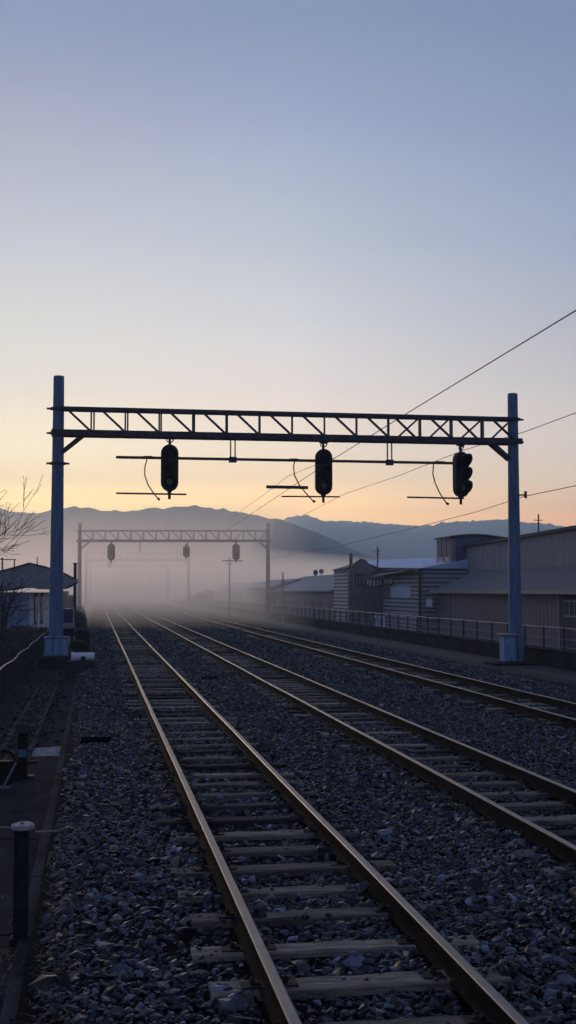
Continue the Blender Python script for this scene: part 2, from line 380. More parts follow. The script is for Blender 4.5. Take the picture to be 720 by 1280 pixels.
tlab = ['nearest railway track with pale weathered sleepers, left of the three', 'middle railway track between the near track and the far one', 'far right railway track running beside the concrete path and wall']
slots = {}
for ti, tx in enumerate(TX):
    t = empty('railway_track', (tx, 0, 0), tlab[ti], 'railway track', 'parallel railway tracks')
    for s in (-1, 1): make_rail(s * GA, t, tx)
    y0 = SLP0 - 3 * SP + ti * .31; far = MB(); yy = []
    if ti == 2: y0 = 20.2
    if ti == 1: y0 = 9.3
    for k in range(340):
        y = y0 + k * SP + random.uniform(-.03, .03); yy.append(y)
        me = random.choices(SM, [3, 3, 3, 3, 2.2, 2.2])[0]
        dz = -.138 + random.uniform(-.012, .006)
        if k < 98:
            o = bpy.data.objects.new('sleeper', me); C.objects.link(o); o.parent = t
            o.location = (random.uniform(-.04, .04), y, dz); o.rotation_euler = (0, random.uniform(-.006, .006), random.uniform(-.018, .018)); o.scale = (random.uniform(.96, 1.04), random.uniform(.92, 1.1), 1)
            if y < 19:
                for s in (-1, 1):
                    for q in (-1, 1):
                        c = bpy.data.objects.new('rail_clip', CLIP); C.objects.link(c); c.parent = o
                        c.location = (s * GA + q * .105, 0, .0); c.rotation_euler = (0, 0, 0 if q < 0 else math.pi)
        else:
            far.box(-.93, .93, y - .1, y + .1, -.3, -.14)
    slots[ti] = yy
    tag(far.build('sleeper_run', 'sleeper', t), kind='stuff')

# ---------------------------------------------------------------- ballast stones (stuff)
def hull(n, seed):
    r = random.Random(seed); bm = bmesh.new()
    for i in range(n):
        v = Vector((r.gauss(0, 1), r.gauss(0, 1), r.gauss(0, 1))).normalized() * r.uniform(.75, 1)
        v.x *= 1.2; v.z *= .6; bm.verts.new(v * .5)
    bmesh.ops.convex_hull(bm, input=bm.verts); bmesh.ops.triangulate(bm, faces=bm.faces)
    for v in [v for v in bm.verts if not v.link_faces]: bm.verts.remove(v)
    bm.verts.index_update(); V = np.array([v.co[:] for v in bm.verts], dtype=np.float32); T = np.array([[v.index for v in f.verts] for f in bm.faces], dtype=np.int32)
    bm.free(); return V, T
def scatter(name, m, zones, hulls_n, label, cat):
    Vs = []; Ts = []; off = 0
    for (cnt, xr, yr, smin, smax, nh, zf) in zones:
        HS = [hull(nh, 100 * nh + i) for i in range(14)]
        # density ~ uniform in y
        x = RNG.uniform(xr[0], xr[1], cnt); y = RNG.uniform(yr[0], yr[1], cnt)
        # frustum cull (with a margin so that a side step still works)
        a = np.degrees(np.arctan2(x, y)) - math.degrees(YAW); keep = (np.abs(a) < 18)
        x = x[keep]; y = y[keep]; n = len(x)
        s = np.exp(RNG.normal(0, .42, n)) * (smin + smax) / 2; s = np.clip(s, smin * .6, smax * 1.9)
        z = np.full(n, -.188) + RNG.uniform(-.01, .028, n)
        # keep rails clear, bury stones lower on the sleepers
        ok = np.ones(n, bool)
        for ti, tx in enumerate(TX):
            dx = np.abs(x - tx)
            ok &= ~(np.abs(dx - GA) < .085)
            Y = np.array(slots[ti]); j = np.clip(np.searchsorted(Y, y), 1, len(Y) - 1)
            dy = np.minimum(np.abs(y - Y[j]), np.abs(y - Y[j - 1]))
            on = (dx < .95) & (dy < .125)
            drop = on & (RNG.uniform(0, 1, n) > np.where(dx > .72, .30, np.where((dx > GA - .16) & (dx < GA + .12), .2, .02)) * (.3 + 1.2 * (np.sin(y * 5.1 + tx) > 0))); ok &= ~drop
            z = np.where(on, -.13, z)
            # shallow troughs beside the sleepers, heaps over some sleeper ends
            z = np.where((dx < GA - .1) & ~on, z - .012, z)
        z += 0.022 * np.sin(x * 1.7 + y * .45) * np.sin(y * .8 + 1.3)
        z = np.where(x > 11, z - (x - 11) * .13, z); z = np.where(x < -.3, z - .03, z)
        ok &= ~((x < -.33 - .0035 * (y - 5)) & (y < 43)) & (x < 12.5)
        x, y, z, s = x[ok], y[ok], z[ok], s[ok]; n = len(x)
        pick = RNG.integers(0, len(HS), n)
        for h, (V, T) in enumerate(HS):
            I = np.where(pick == h)[0]
            if not len(I): continue
            k = len(I); ax = RNG.uniform(0, 2 * np.pi, k); tl = RNG.normal(0, .45, k); t2 = RNG.normal(0, .45, k)
            P = V[None] * s[I][:, None, None]
            def rot(P, a, i, j):
                c = np.cos(a)[:, None]; q = np.sin(a)[:, None]; A = P[..., i] * c - P[..., j] * q; B = P[..., i] * q + P[..., j] * c
                P = P.copy(); P[..., i] = A; P[..., j] = B; return P
            P = rot(rot(rot(P, tl, 0, 2), t2, 1, 2), ax, 0, 1)
            P[..., 0] += x[I][:, None]; P[..., 1] += y[I][:, None]; P[..., 2] += z[I][:, None]
            Vs.append(P.reshape(-1, 3)); Ts.append((T[None] + (np.arange(k) * len(V))[:, None, None] + off).reshape(-1, 3)); off += k * len(V)
    V = np.concatenate(Vs); T = np.concatenate(Ts)
    me = bpy.data.meshes.new(name); me.vertices.add(len(V)); me.vertices.foreach_set('co', V.astype(np.float32).ravel())
    me.loops.add(len(T) * 3); me.loops.foreach_set('vertex_index', T.astype(np.int32).ravel())
    me.polygons.add(len(T)); me.polygons.foreach_set('loop_start', np.arange(0, len(T) * 3, 3, dtype=np.int32)); me.polygons.foreach_set('loop_total', np.full(len(T), 3, dtype=np.int32))
    me.update(calc_edges=True); me.shade_flat(); me.materials.append(M[m]); o = bpy.data.objects.new(name, me); C.objects.link(o)
    print(name, len(V), len(T)); return tag(o, label, cat, kind='stuff')
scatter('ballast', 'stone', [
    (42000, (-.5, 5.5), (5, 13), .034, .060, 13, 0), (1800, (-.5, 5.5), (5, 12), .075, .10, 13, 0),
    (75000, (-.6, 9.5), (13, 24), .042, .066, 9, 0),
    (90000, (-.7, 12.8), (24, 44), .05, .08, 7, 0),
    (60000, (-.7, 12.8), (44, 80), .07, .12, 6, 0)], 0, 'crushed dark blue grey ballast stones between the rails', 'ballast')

# ---------------------------------------------------------------- small scatter: straw and twigs
def straws(name, areas, label, m='straw'):
    mb = MB(); r = random.Random(5)
    for (cnt, x0, x1, y0, y1, z, lo, hi, w) in areas:
        for _ in range(cnt):
            p = Vector((r.uniform(x0, x1), r.uniform(y0, y1), z + r.uniform(0, .02))); a = r.uniform(0, 6.283); L = r.uniform(lo, hi)
            d = Vector((math.cos(a), math.sin(a), r.uniform(-.05, .45))).normalized(); q = p + d * L * .5 + Vector((0, 0, .01)); e = q + Vector((d.x, d.y, -d.z * .4)) * L * .5
            s = Vector((-d.y, d.x, 0)) * w
            mb.add([p - s, p + s, q + s, q - s, e], [(0, 1, 2, 3), (3, 2, 4)])
    return tag(mb.build(name, m), label, 'dry grass', kind='stuff')
straws('dry_grass', [(800, -.36, -.1, 5.5, 13, -.17, .04, .13, .0022), (260, -.85, -.38, 7.9, 8.9, -.28, .05, .16, .003), (500, 2.6, 4.0, 7.5, 16, -.15, .03, .1, .002),
                     (300, -1.1, 3.5, 6, 14, -.15, .03, .1, .002), (1500, 13.15, 14.9, 18, 75, -.33, .08, .3, .006), (250, .9, 2.3, 6, 14, -.15, .03, .09, .002), (700, -1.55, -.95, 18, 36, -.25, .08, .25, .006), (120, -1.6, -.6, 9, 18, -.29, .04, .14, .003)],
       'dead straw and stalks caught along the kerb and between the stones')

# ---------------------------------------------------------------- gantries
def gantry(xl, xr, y, zl, zr, tl, tr, bl, br, tpl, tpr, n, r0, label, detail=True, m='steel', depth=.5, alt=4):
    """xl/xr posts, zl/zr feet, tl/tr post tops, bl/br bottom chord height left/right, tpl/tpr top chord"""
    t = empty('signal_gantry', (xl, y, zl), label, 'signal gantry', 'signal gantries over the tracks'); off = local(t)
    for x, z0, z1 in ((xl, zl, tl), (xr, zr, tr)):
        mb = MB(); mb.tube([(x, y, z0), (x, y, z0 + (z1 - z0) * .5), (x, y, z1 - .02), (x, y, z1)], [r0, r0 * .86, r0 * .74, r0 * .66], 20 if detail else 10)
        p = mb.build('post', m, t, smooth=True, off=off)
        bz, tz = (bl, tpl) if x == xl else (br, tpr)
        for zz in (bz, tz) + ((bz - 1.0,) if detail and x == xl else ()):
            c = MB(); c.tube([(x, y, zz - .035), (x, y, zz + .035)], r0 * .9 + .06, 16 if detail else 8)
            c.box(x - r0 - .14, x + r0 + .14, y - .04, y + .04, zz - .03, zz + .03)
            c.build('collar', 'darksteel' if detail else m, p, off=off)
        if detail:
            c = MB(); c.box(x - .32, x + .32, y - .32, y + .32, z0 - .02, z0 + .06); 
            for a in range(8): c.tube([(x + .27 * math.cos(a * math.pi / 4), y + .27 * math.sin(a * math.pi / 4), z0 + .05), (x + .27 * math.cos(a * math.pi / 4), y + .27 * math.sin(a * math.pi / 4), z0 + .13)], .02, 6)
            c.build('base_plate', 'darksteel', p, off=off)
    def bz(x): f = (x - xl) / (xr - xl); return bl + (br - bl) * f
    def tz(x): f = (x - xl) / (xr - xl); return tpl + (tpr - tpl) * f
    h = depth / 2; cs = 'darksteel' if detail else m
    for s in (-1, 1):
        mb = MB(); mb.bar((xl - .22, y + s * h, bz(xl)), (xr + .25, y + s * h, bz(xr)), .10, .20); mb.build('lower_chord', cs, t, off=off, bevel=.008 if detail else 0)
        mb = MB(); mb.bar((xl - .1, y + s * h, tz(xl)), (xr + .1, y + s * h, tz(xr)), .08, .10); mb.build('upper_chord', cs, t, off=off)
        st = (xr - xl) / n; lat = MB()
        def piece(nm, p, q, w):
            if detail: u = MB(); u.bar(p, q, w); u.build(nm, cs, t, off=off)
            else: lat.bar(p, q, w)
        for i in range(1, n):
            x = xl + i * st + s * .045; piece('upright', (x, y + s * h, bz(x) + .05), (x, y + s * h, tz(x) - .03), .055)
        for i in range(n):
            a = xl + i * st + .25 * st; b = xl + (i + 1) * st - .06
            if s > 0 and not detail: continue
            if s > 0: a += .06; b += .03
            up = i >= n - alt and (i % 2 == 0 if s < 0 else i % 2 == 1)
            if up: piece('diagonal', (b, y + s * h * .97, tz(b) - .03), (a, y + s * h * .97, bz(a) + .06), .06)
            elif s < 0 or i >= n - alt: piece('diagonal', (a, y + s * h * .97, tz(a) - .03), (b, y + s * h * .97, bz(b) + .06), .07)
        if not detail: lat.build('lattice', cs, t, off=off)
    st = (xr - xl) / n
    for i in range(n if detail else 0):
        x = xl + i * st
        u = MB(); u.bar((x, y - h, tz(x)), (x + st, y + h, tz(x + st)), .04); u.build('cross_tie', cs, t, off=off)
        u = MB(); u.bar((x, y - h, bz(x)), (x, y + h, bz(x)), .05); u.build('cross_tie', cs, t, off=off)
    for x, s in ((xl, 1), (xr, -1)):
        for q in (-1, 1) if detail else (-1,):
            mb = MB(); mb.bar((x + s * r0 * .6, y + q * .13, bz(x) - .62), (x + s * .82, y + q * .17, bz(x + s * .8) - .05), .09, .12); mb.build('knee_brace', cs, t, off=off)
    return t
GY = 41.2
pl = at_y(69.5, 822, GY); pr = at_y(644.5, 828, GY)
g1 = gantry(pl.x, pr.x, GY, pl.z, pr.z, at_y(72, 470, GY).z, at_y(643, 492, GY).z, at_y(72, 541.5, GY).z, at_y(643, 552.5, GY).z, at_y(72, 511, GY).z, at_y(643, 524.5, GY).z,
            14, .235, 'nearest large truss gantry spanning the tracks on two blue grey posts')
for ch in g1.children:
    if ch.name.startswith('post'): ch.data.materials[0] = M['steelblue']
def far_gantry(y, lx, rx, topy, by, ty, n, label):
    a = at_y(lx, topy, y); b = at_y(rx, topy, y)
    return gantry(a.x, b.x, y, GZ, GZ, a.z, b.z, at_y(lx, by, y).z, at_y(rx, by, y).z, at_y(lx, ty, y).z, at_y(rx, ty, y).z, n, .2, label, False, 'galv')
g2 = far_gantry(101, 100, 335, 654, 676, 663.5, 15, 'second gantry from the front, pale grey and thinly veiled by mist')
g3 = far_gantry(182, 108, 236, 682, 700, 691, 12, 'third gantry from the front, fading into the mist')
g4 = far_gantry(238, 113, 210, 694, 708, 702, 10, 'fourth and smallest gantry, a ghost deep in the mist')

# ---------------------------------------------------------------- signals
def stadium(w, h, n=10):
    r = w / 2; pts = []
    for k in range(n + 1): a = math.pi * k / n; pts.append((r * math.cos(a), h / 2 - r + r * math.sin(a)))
    for k in range(n + 1): a = math.pi + math.pi * k / n; pts.append((r * math.cos(a), -h / 2 + r + r * math.sin(a)))
    return pts
def make_signal(label):
    t = empty('railway_signal', (0, 0, 0), label, 'railway signal', 'signals hanging from the gantries')
    W, H = .54, 1.52
    mb = MB(); mb.prism(stadium(W, H), -.05, .17); mb.build('housing', 'blackside', t, bevel=.015, smooth=True)
    mb = MB(); mb.prism(stadium(W + .04, H + .04), -.062, -.046); mb.build('backplate', 'black', t)
    for z in (.46, 0, -.46):
        mb = MB(); vs = []; fs = []; n = 20
        for k in range(n + 1):
            a = math.radians(-58 + 296 * k / n); ca, sa = math.cos(a), math.sin(a)
            top = .5 + .5 * sa
            dep = -.062 - (.12 + .22 * max(0, top))
            for rr, yy in ((.225, -.062), (.225, dep), (.212, dep), (.212, -.062)): vs.append((rr * ca, yy, z + rr * sa))
        for k in range(n):
            for q in range(4): fs.append((k * 4 + q, k * 4 + (q + 1) % 4, (k + 1) * 4 + (q + 1) % 4, (k + 1) * 4 + q))
        fs += [(0, 1, 2, 3), (n * 4, n * 4 + 3, n * 4 + 2, n * 4 + 1)]
        mb.add(vs, fs); h = mb.build('hood', 'black', t, smooth=True)
        mb = MB(); R = .105; vs = [(0, -.10, z)]; fs = []
        for j in (1, 2, 3):
            for k in range(16): a = 2 * math.pi * k / 16; vs.append((R * j / 3 * math.cos(a), -.10 + .035 * (j / 3) ** 2, z + R * j / 3 * math.sin(a)))
        fs += [(0, 1 + k, 1 + (k + 1) % 16) for k in range(16)]
        for j in (0, 1): fs += [(1 + j * 16 + k, 17 + j * 16 + k, 17 + j * 16 + (k + 1) % 16, 1 + j * 16 + (k + 1) % 16) for k in range(16)]
        mb.add(vs, fs); mb.build('lens', 'lens' if z < 0 else 'black', t, smooth=True)  # lowest lens takes the paler grey, the upper ones black
    mb = MB(); mb.tube([(0, .05, H / 2 - .02), (0, .05, H / 2 + .34)], .045, 8); mb.box(-.12, .12, -.02, .12, H / 2 + .22, H / 2 + .27)
    mb.tube([(-.06, .05, H / 2 + .1), (-.11, .0, H / 2 + .16), (-.06, -.02, H / 2 + .22)], .018, 6); mb.tube([(.05, .05, H / 2 + .08), (.12, .02, H / 2 + .17), (.09, 0, H / 2 + .27)], .02, 6)
    mb.bar((.08, .05, H / 2 + .2), (.17, .05, H / 2 + .27), .05)
    mb.build('hanger', 'black', t)
    mb = MB(); mb.tube([(0, .05, -H / 2 - .27), (0, .05, -H / 2 + .05)], .045, 8); mb.prism([(-.12, -H / 2 + .06), (.12, -H / 2 + .06), (.05, -H / 2 - .06), (-.05, -H / 2 - .06)], 0, .1)
    mb.build('tail_rod', 'black', t)
    return t
SY = GY - .3
slab = ['left hanging signal on the nearest gantry, seen face on with its lowest lens catching light', 'middle hanging signal on the nearest gantry, turned slightly aside', 'right hanging signal on the nearest gantry, turned so its three hoods bulge sideways']
proto = None
for i, (px, py, rz) in enumerate(((212, 585, -2), (404.5, 590, 2), (577, 593, 26))):
    s = make_signal(slab[0]) if i == 0 else copy_tree(proto)
    if i == 0: proto = s
    s['label'] = slab[i]; s.location = at_y(px, py, SY); s.rotation_euler = (0, 0, math.radians(rz))
for (px, py, y, l) in ((139, 690, 101, 'small hazy signal hanging from the left end of the second gantry'), (295, 690, 101, 'small hazy signal hanging near the right end of the second gantry'),
                       (233, 689.5, 101, 'smaller middle signal hanging on a drop pole from the second gantry'), (137, 703, 182, 'faint tiny signal hanging from the left end of the third gantry')):
    s = copy_tree(proto); s['label'] = l; s.location = at_y(px, py, y - .3); s.rotation_euler = (0, 0, random.uniform(-.1, .1))
    s.scale = (1.0, 1, .8) if y > 150 else (1.05, 1, .85) if px != 233 else (.95, .9, .6)

for (px, ya, yb) in ((235, 676, 685), (175, 677, 690)):
    mb = MB(); mb.tube([at_y(px, ya, 101), at_y(px, yb, 101)], .045, 6); mb.build('dropper', 'galv', g2, off=local(g2))
# contact bars and droppers under the nearest gantry
def bar_thing(name, segs, label, cat, group=None, r=.035, m='darksteel'):
    o = segs[0][0]; t = empty(name, o, label, cat, group); mb = MB()
    for a, b in segs: mb.tube([a, b], r, 8)
    mb.build('pipe', m, t, off=local(t)); return t
BY = GY + .05
a = at_y(145, 571.5, BY); b = at_y(567, 579, BY)
cb = bar_thing('support_pipe', [(a, b)], 'long thin horizontal pipe hung below the nearest gantry', 'pipe', r=.048)
for px in (291, 487):
    p = at_y(px, 575, BY); f = (p.x - a.x) / (b.x - a.x); pz = a.z + (b.z - a.z) * f; top = at_y(px, 548, BY).z
    for s in (-.075, .075):
        mb = MB(); mb.tube([(p.x + s, BY, pz), (p.x + s, BY, top)], .025, 6); mb.build('dropper', 'darksteel', cb, off=local(cb))
    mb = MB(); mb.box(p.x - .13, p.x + .13, BY - .07, BY + .07, pz - .11, pz + .08); mb.build('clamp', 'darksteel', cb, off=local(cb), bevel=.01)
for px in (186, 368, 551):
    p = at_y(px, 573, BY); f = (p.x - a.x) / (b.x - a.x); pz = a.z + (b.z - a.z) * f
    mb = MB(); mb.box(p.x - .16, p.x + .12, BY - .06, BY + .06, pz - .04, pz + .06); mb.build('clamp', 'darksteel', cb, off=local(cb), bevel=.01)
for (x0, y0, x1, y1, lb, r) in ((145, 616.5, 233, 618, 'thin steady rod crossing below the left signal', .03), (333, 608.5, 385, 609.5, 'short thick steady rod beside the middle signal', .055),
                             (509, 621.5, 556 + 24, 623, 'thin steady rod crossing below the right signal', .03), (352, 620.5, 425, 621, 'thin steady rod crossing below the middle signal', .025)):
    bar_thing('steady_rod', [(at_y(x0, y0, BY), at_y(x1, y1, BY))], lb, 'rod', 'steady rods under the nearest gantry', r)
bar_thing('steady_rod', [(at_y(278, 701, 101), at_y(304, 701, 101))], 'hazy short rod below the right signal of the second gantry', 'rod', None, .05, 'galv')
for (pts, lb) in (([(184, 573), (181, 584), (181, 594), (185, 606), (191, 615), (197, 623)], 'curved cable drooping beside the left signal'),
                  ([(369, 573), (367, 583), (368, 594), (374, 606), (382, 616), (391, 626)], 'curved cable drooping beside the middle signal'),
                  ([(542, 580), (541, 592), (544, 604), (550, 617), (558, 629)], 'curved cable drooping beside the right signal')):
    mb = MB(); P = [at_y(x, y, BY) for x, y in pts]; mb.tube(P, .022, 6)
    mb.tube([P[-1], P[-1] + Vector((.08, 0, -.04))], .045, 6)
    tag(mb.build('drooping_cable', 'cable', smooth=True), lb, 'cable', 'drooping cables under the nearest gantry')

# ---------------------------------------------------------------- overhead wires
def wire(pts, lb, r, sag=.0):
    mb = MB(); P = [Vector(p) for p in pts]; out = []
    for i in range(len(P) - 1):
        for k in range(12):
            f = k / 12; q = P[i].lerp(P[i + 1], f); q.z -= sag * 4 * f * (1 - f); out.append(q)
    out.append(P[-1]); mb.tube(out, r, 5)
    return tag(mb.build('overhead_wire', 'cable'), lb, 'wire', 'overhead wires')
wire([at_x(1500, -60, 10.5), at_x(720, 388, 10.5), at_x(508, 517, 10.5), at_x(418, 573, 10.5), at_x(283, 663, 10.5)], 'thickest overhead wire rising steeply to the top right', .017)
wire([at_x(1500, 200, 14.2), at_x(720, 516, 14.2), at_x(655, 540, 14.2), at_x(580, 562.5, 14.2), at_x(500, 594, 14.2), at_x(430, 617.5, 14.2), at_x(377, 645, 14.2)], 'overhead wire passing the right post between the truss and the hills', .013)
wire([at_x(1500, 450, 14.6), at_x(720, 607, 14.6), at_x(655, 620.5, 14.6), at_x(595, 640, 14.6), at_x(509, 662, 14.6), at_x(422, 683, 14.6), at_x(330, 700, 14.6)], 'lowest overhead wire, dipping behind the right post across the hills', .013)
wire([at_x(418, 572, 9.6), at_x(360, 595, 9.6), at_x(328, 620, 9.6), at_x(292, 645, 9.6)], 'faint overhead wire left of the middle signal, slanting to the hill crest', .012)
wire([at_x(510, 600, 7.4), at_x(425, 621, 7.4), at_x(364, 609, 7.4)], 'hair thin wire trailing right of the middle signal', .008) if False else None
mb = MB(); p = at_x(657, 618.5, 14.6); mb.tube([p - Vector((0, 0, .12)), p + Vector((0, 0, .12))], .05, 8); mb.bar(p, (pr.x, GY, p.z), .05)
tag(mb.build('insulator', 'darksteel'), 'small insulator arm holding the lowest wire to the right post', 'insulator')

# ---------------------------------------------------------------- boxes at the gantry feet
t = empty('relay_cabinet', (pl.x, pl.y - .3, pl.z), 'blue ribbed cabinet wrapped round the foot of the left post', 'cabinet'); off = local(t)
c0 = at_y(55.5, 798, GY - .5); c1 = at_y(83.5, 822, GY - .5)
mb = MB(); mb.box(c0.x, c1.x, GY - .5, GY + .35, c1.z + .05, c0.z); mb.build('body', 'boxblue', t, off=off, bevel=.02)
mb = MB(); 
for q in (.02, .34, .68): 
    x = c0.x + (c1.x - c0.x) * q; mb.box(x, x + .04, GY - .53, GY - .5, c1.z + .06, c0.z - .02)
mb.build('rib', 'steelblue', t, off=off)
mb = MB(); mb.box(c0.x - .05, c1.x + .06, GY - .56, GY + .4, c1.z - .02, c1.z + .05); mb.build('plinth', 'trim', t, off=off)
mb = MB(); mb.box(c0.x - .03, c1.x + .03, GY - .53, GY + .38, c0.z, c0.z + .035); mb.build('lid', 'steelblue', t, off=off)

t = empty('relay_cabinet', (pr.x - .4, GY - .3, pr.z), 'pale blue box with a flat lid strapped to the foot of the right post', 'cabinet'); off = local(t)
c0 = at_y(629.5, 797, GY - .35); c1 = at_y(646, 827, GY - .35)
mb = MB(); mb.box(c0.x, c1.x, GY - .4, GY + .1, c1.z, c0.z); mb.build('body', 'boxblue', t, off=off, bevel=.02)
mb = MB(); mb.box(c1.x + .01, c1.x + .24, GY - .42, GY - .1, c1.z - .02, c0.z + .12); mb.build('side_duct', 'steelblue', t, off=off, bevel=.015)
mb = MB(); mb.box(c0.x - .12, c1.x + .02, GY - .5, GY + .15, c0.z + .08, c0.z + .12); mb.box(c0.x + .02, c1.x - .02, GY - .38, GY + .05, c0.z, c0.z + .08); mb.build('lid', 'lightgrey', t, off=off)
mb = MB(); mb.tube([(c1.x + .02, GY - .46, c0.z + .2), (c1.x - .02, GY - .47, c0.z - .1), (c1.x + .03, GY - .46, c1.z + .1)], .018, 6); mb.build('conduit', 'cable', t, off=off)
mb = MB(); mb.box(pr.x - .95, pr.x + .5, GY - .7, GY + .6, -.32, pr.z + .015); tag(mb.build('concrete_footing', 'wallconc', bevel=.02), 'low concrete footing under the right gantry post', 'footing')
mb = MB(); mb.box(pl.x - .5, pl.x + .55, GY - .75, GY + .6, -.36, pl.z - .01); tag(mb.build('concrete_footing', 'wallconc', bevel=.02), 'low concrete footing under the left gantry post', 'footing')

# equipment to the right of the left post
EY = 43.5
def pbox(px0, py0, px1, py1, y, d): a = at_y(px0, py0, y); b = at_y(px1, py1, y); return (a.x, b.x, y, y + d, b.z, a.z)
t = empty('equipment_cabinet', at_y(85, 815, EY), 'navy cabinet with pale frame on a stand behind the left post', 'cabinet'); off = local(t)
mb = MB(); mb.box(*pbox(79, 761, 91, 778, EY, .5)); mb.build('door_panel', mat('navy_door', (.012, .022, .09), .4, 0, .1, 3, 0), t, off=off)
mb = MB(); mb.box(*pbox(76, 759.5, 79, 781, EY + .002, .5)); mb.box(*pbox(91, 759.5, 92.6, 781, EY + .002, .5)); mb.box(*pbox(76, 779, 92.6, 782, EY - .05, .6)); mb.build('frame', 'lightgrey', t, off=off)
mb = MB(); mb.box(*pbox(74, 785.5, 91.5, 795, EY - .1, .6)); mb.build('lower_box', 'black', t, off=off)
mb = MB(); mb.box(*pbox(74, 783, 93.5, 785.4, EY - .12, .65)); mb.build('shelf', 'galv', t, off=off)
mb = MB()
for px in (78, 90): q = at_y(px, 795, EY); mb.tube([(q.x, EY + .2, q.z + .3), (q.x, EY + .2, -.36)], .05, 8)
mb.build('leg', 'darksteel', t, off=off)
for (a, lb) in (((94, 787, 112, 800, 47, 1.6), 'rounded grey concrete block beyond the white pipe, uppermost of the row'), ((88, 801, 108, 817, 42.6, 1.2), 'dark concrete block just beyond the white pipe')):
    mb = MB(); x0, x1, y0, y1, z0, z1 = pbox(*a); mb.prism([(x0, -.4), (x1, -.4), (x1, z1 - .12), (x1 - .15, z1 - .02), (x0 + .15, z1), (x0, z1 - .1)], y0, y1); tag(mb.build('concrete_block', 'wallconc', bevel=.03), lb, 'concrete block')
PY = 38.5
t = empty('pipe_section', at_y(104, 838, PY), 'white pipe section lying on a dark slab beside the left post', 'pipe'); off = local(t)
a = at_y(89, 821, PY); b = at_y(118, 820.5, PY)
mb = MB(); mb.tube([a, b], [.13, .125], 14); mb.tube([a + Vector((.0, 0, -.0)), a + Vector((.06, 0, 0))], .15, 14); mb.build('tube', 'white', t, smooth=True, off=off)
mb = MB(); mb.box(a.x + .3, a.x + .42, PY - .16, PY + .1, a.z - .17, a.z + .02); mb.build('strap', 'black', t, off=off)
mb = MB(); x0, x1, y0, y1, z0, z1 = pbox(84, 826.5, 118, 838, PY - .2, .7); mb.box(x0, x1, y0, y1, -.35, z1); tag(mb.build('dark_slab', 'trim', bevel=.02), 'dark slab under the white pipe section', 'slab')

# dark drain plates in the ballast
p = at_z(120, 923.5, -.13); mb = MB(); mb.box(p.x - .23, p.x + .23, p.y - .16, p.y + .16, -.3, -.12); tag(mb.build('drain_cover', 'matteblack', bevel=.01), 'flat black cover set in the ballast left of the near track', 'cover')
p = at_z(262, 847, -.13); mb = MB(); mb.box(p.x - .22, p.x + .22, p.y - .3, p.y + .3, -.3, -.12); tag(mb.build('drain_cover', 'matteblack', bevel=.01), 'small black cover in the ballast between near and middle tracks', 'cover')

# foreground marker post
b = at_z(25.5, 1180, -.3); t = empty('marker_post', b, 'dark square post with a pale cap at the bottom left', 'post'); off = local(t)
h = at_y(25.5, 1033, b.y).z; w = .052
mb = MB(); mb.box(b.x - w, b.x + w, b.y - w, b.y + w, -.3, h - .02); mb.build('shaft', 'postdark', t, off=off, bevel=.008)
mb = MB(); mb.box(b.x - w * 1.35, b.x + w * 1.35, b.y - w * 1.4, b.y + w * 1.4, -.305, -.245); mb.build('foot', 'black', t, off=off, bevel=.01)
mb = MB(); mb.prism([(b.x - .06, b.y - .07), (b.x + .0, b.y - .10), (b.x + .05, b.y - .09), (b.x + .092, b.y - .01), (b.x + .05, b.y + .11), (b.x - .03, b.y + .09), (b.x - .078, b.y + .01)], h - .018, h + .018, 'z'); mb.tube([(b.x, b.y, h + .02), (b.x, b.y, h + .035)], .02, 8); mb.build('cap', 'lightgrey', t, off=off, bevel=.01)
mb = MB(); mb.tube([(b.x - .07, b.y, h - .005), (b.x - .5, b.y + .05, h + .0)], .006, 6); mb.build('side_rod', 'lightgrey', t, off=off)
a = at_z(45, 1040, -.2); c = at_z(92, 1040, -.15); e = at_z(105, 1032, -.12)
mb = MB(); mb.tube([a, c.lerp(a, .5) + Vector((0, 0, .01)), c, e], [.012, .011, .008, .004], 6); tag(mb.build('stick', mat('pale_wood', (.3, .24, .17), .8), smooth=True), 'pale stick lying across the kerb beside the marker post', 'stick')
mb = MB(); r = random.Random(3)
for k in range(5):
    A = at_z(38 + r.uniform(0, 10), 1170, -.28); B = at_z(70 + r.uniform(-4, 6), 1050 - 40 * r.random(), -.22)
    P = [A.lerp(B, f) + Vector((math.sin(f * 3 + k) * .015, 0, .01 + .04 * math.sin(f * math.pi))) for f in [i / 10 for i in range(11)]]; mb.tube(P, .0022, 4)
tag(mb.build('loose_wires', 'straw'), 'thin loose pale wires trailing along the kerb from the marker post', 'wire', kind='stuff')
# signal lamp post in the mid distance on the walkway
b = at_z(28, 972, -.3); t = empty('ground_signal', b, 'short black ground signal with broad metal head on the walkway', 'ground signal'); off = local(t)
h = at_y(28, 906, b.y).z
mb = MB(); mb.box(b.x - .065, b.x + .065, b.y - .06, b.y + .06, -.3, h - .08); mb.build('stem', 'black', t, off=off, bevel=.01)
mb = MB(); mb.box(b.x - .11, b.x + .12, b.y - .09, b.y + .09, h - .10, h - .01); mb.tube([(b.x - .1, b.y - .1, h), (b.x + .1, b.y - .1, h), (b.x + .12, b.y + .08, h), (b.x - .12, b.y + .08, h), (b.x - .1, b.y - .1, h)], .012, 6); mb.build('head', 'darksteel', t, off=off, bevel=.012)
mb = MB(); mb.box(b.x - .05, b.x + .05, b.y - .075, b.y - .06, -.02, .08); mb.build('plate', 'steelblue', t, off=off)
mb = MB(); mb.box(b.x - .11, b.x + .16, b.y - .1, b.y + .1, -.305, -.27); mb.build('base', 'black', t, off=off, bevel=.008)
mb = MB(); mb.box(b.x + .06, b.x + .2, b.y - .03, b.y + .02, -.12, -.08); mb.build('side_lug', 'black', t, off=off)
p0 = at_z(26, 936, -.29); p1 = at_z(84, 932, -.29); p2 = at_z(80, 944, -.29); p3 = at_z(24, 946, -.29)
mb = MB(); r = random.Random(6); ring = []
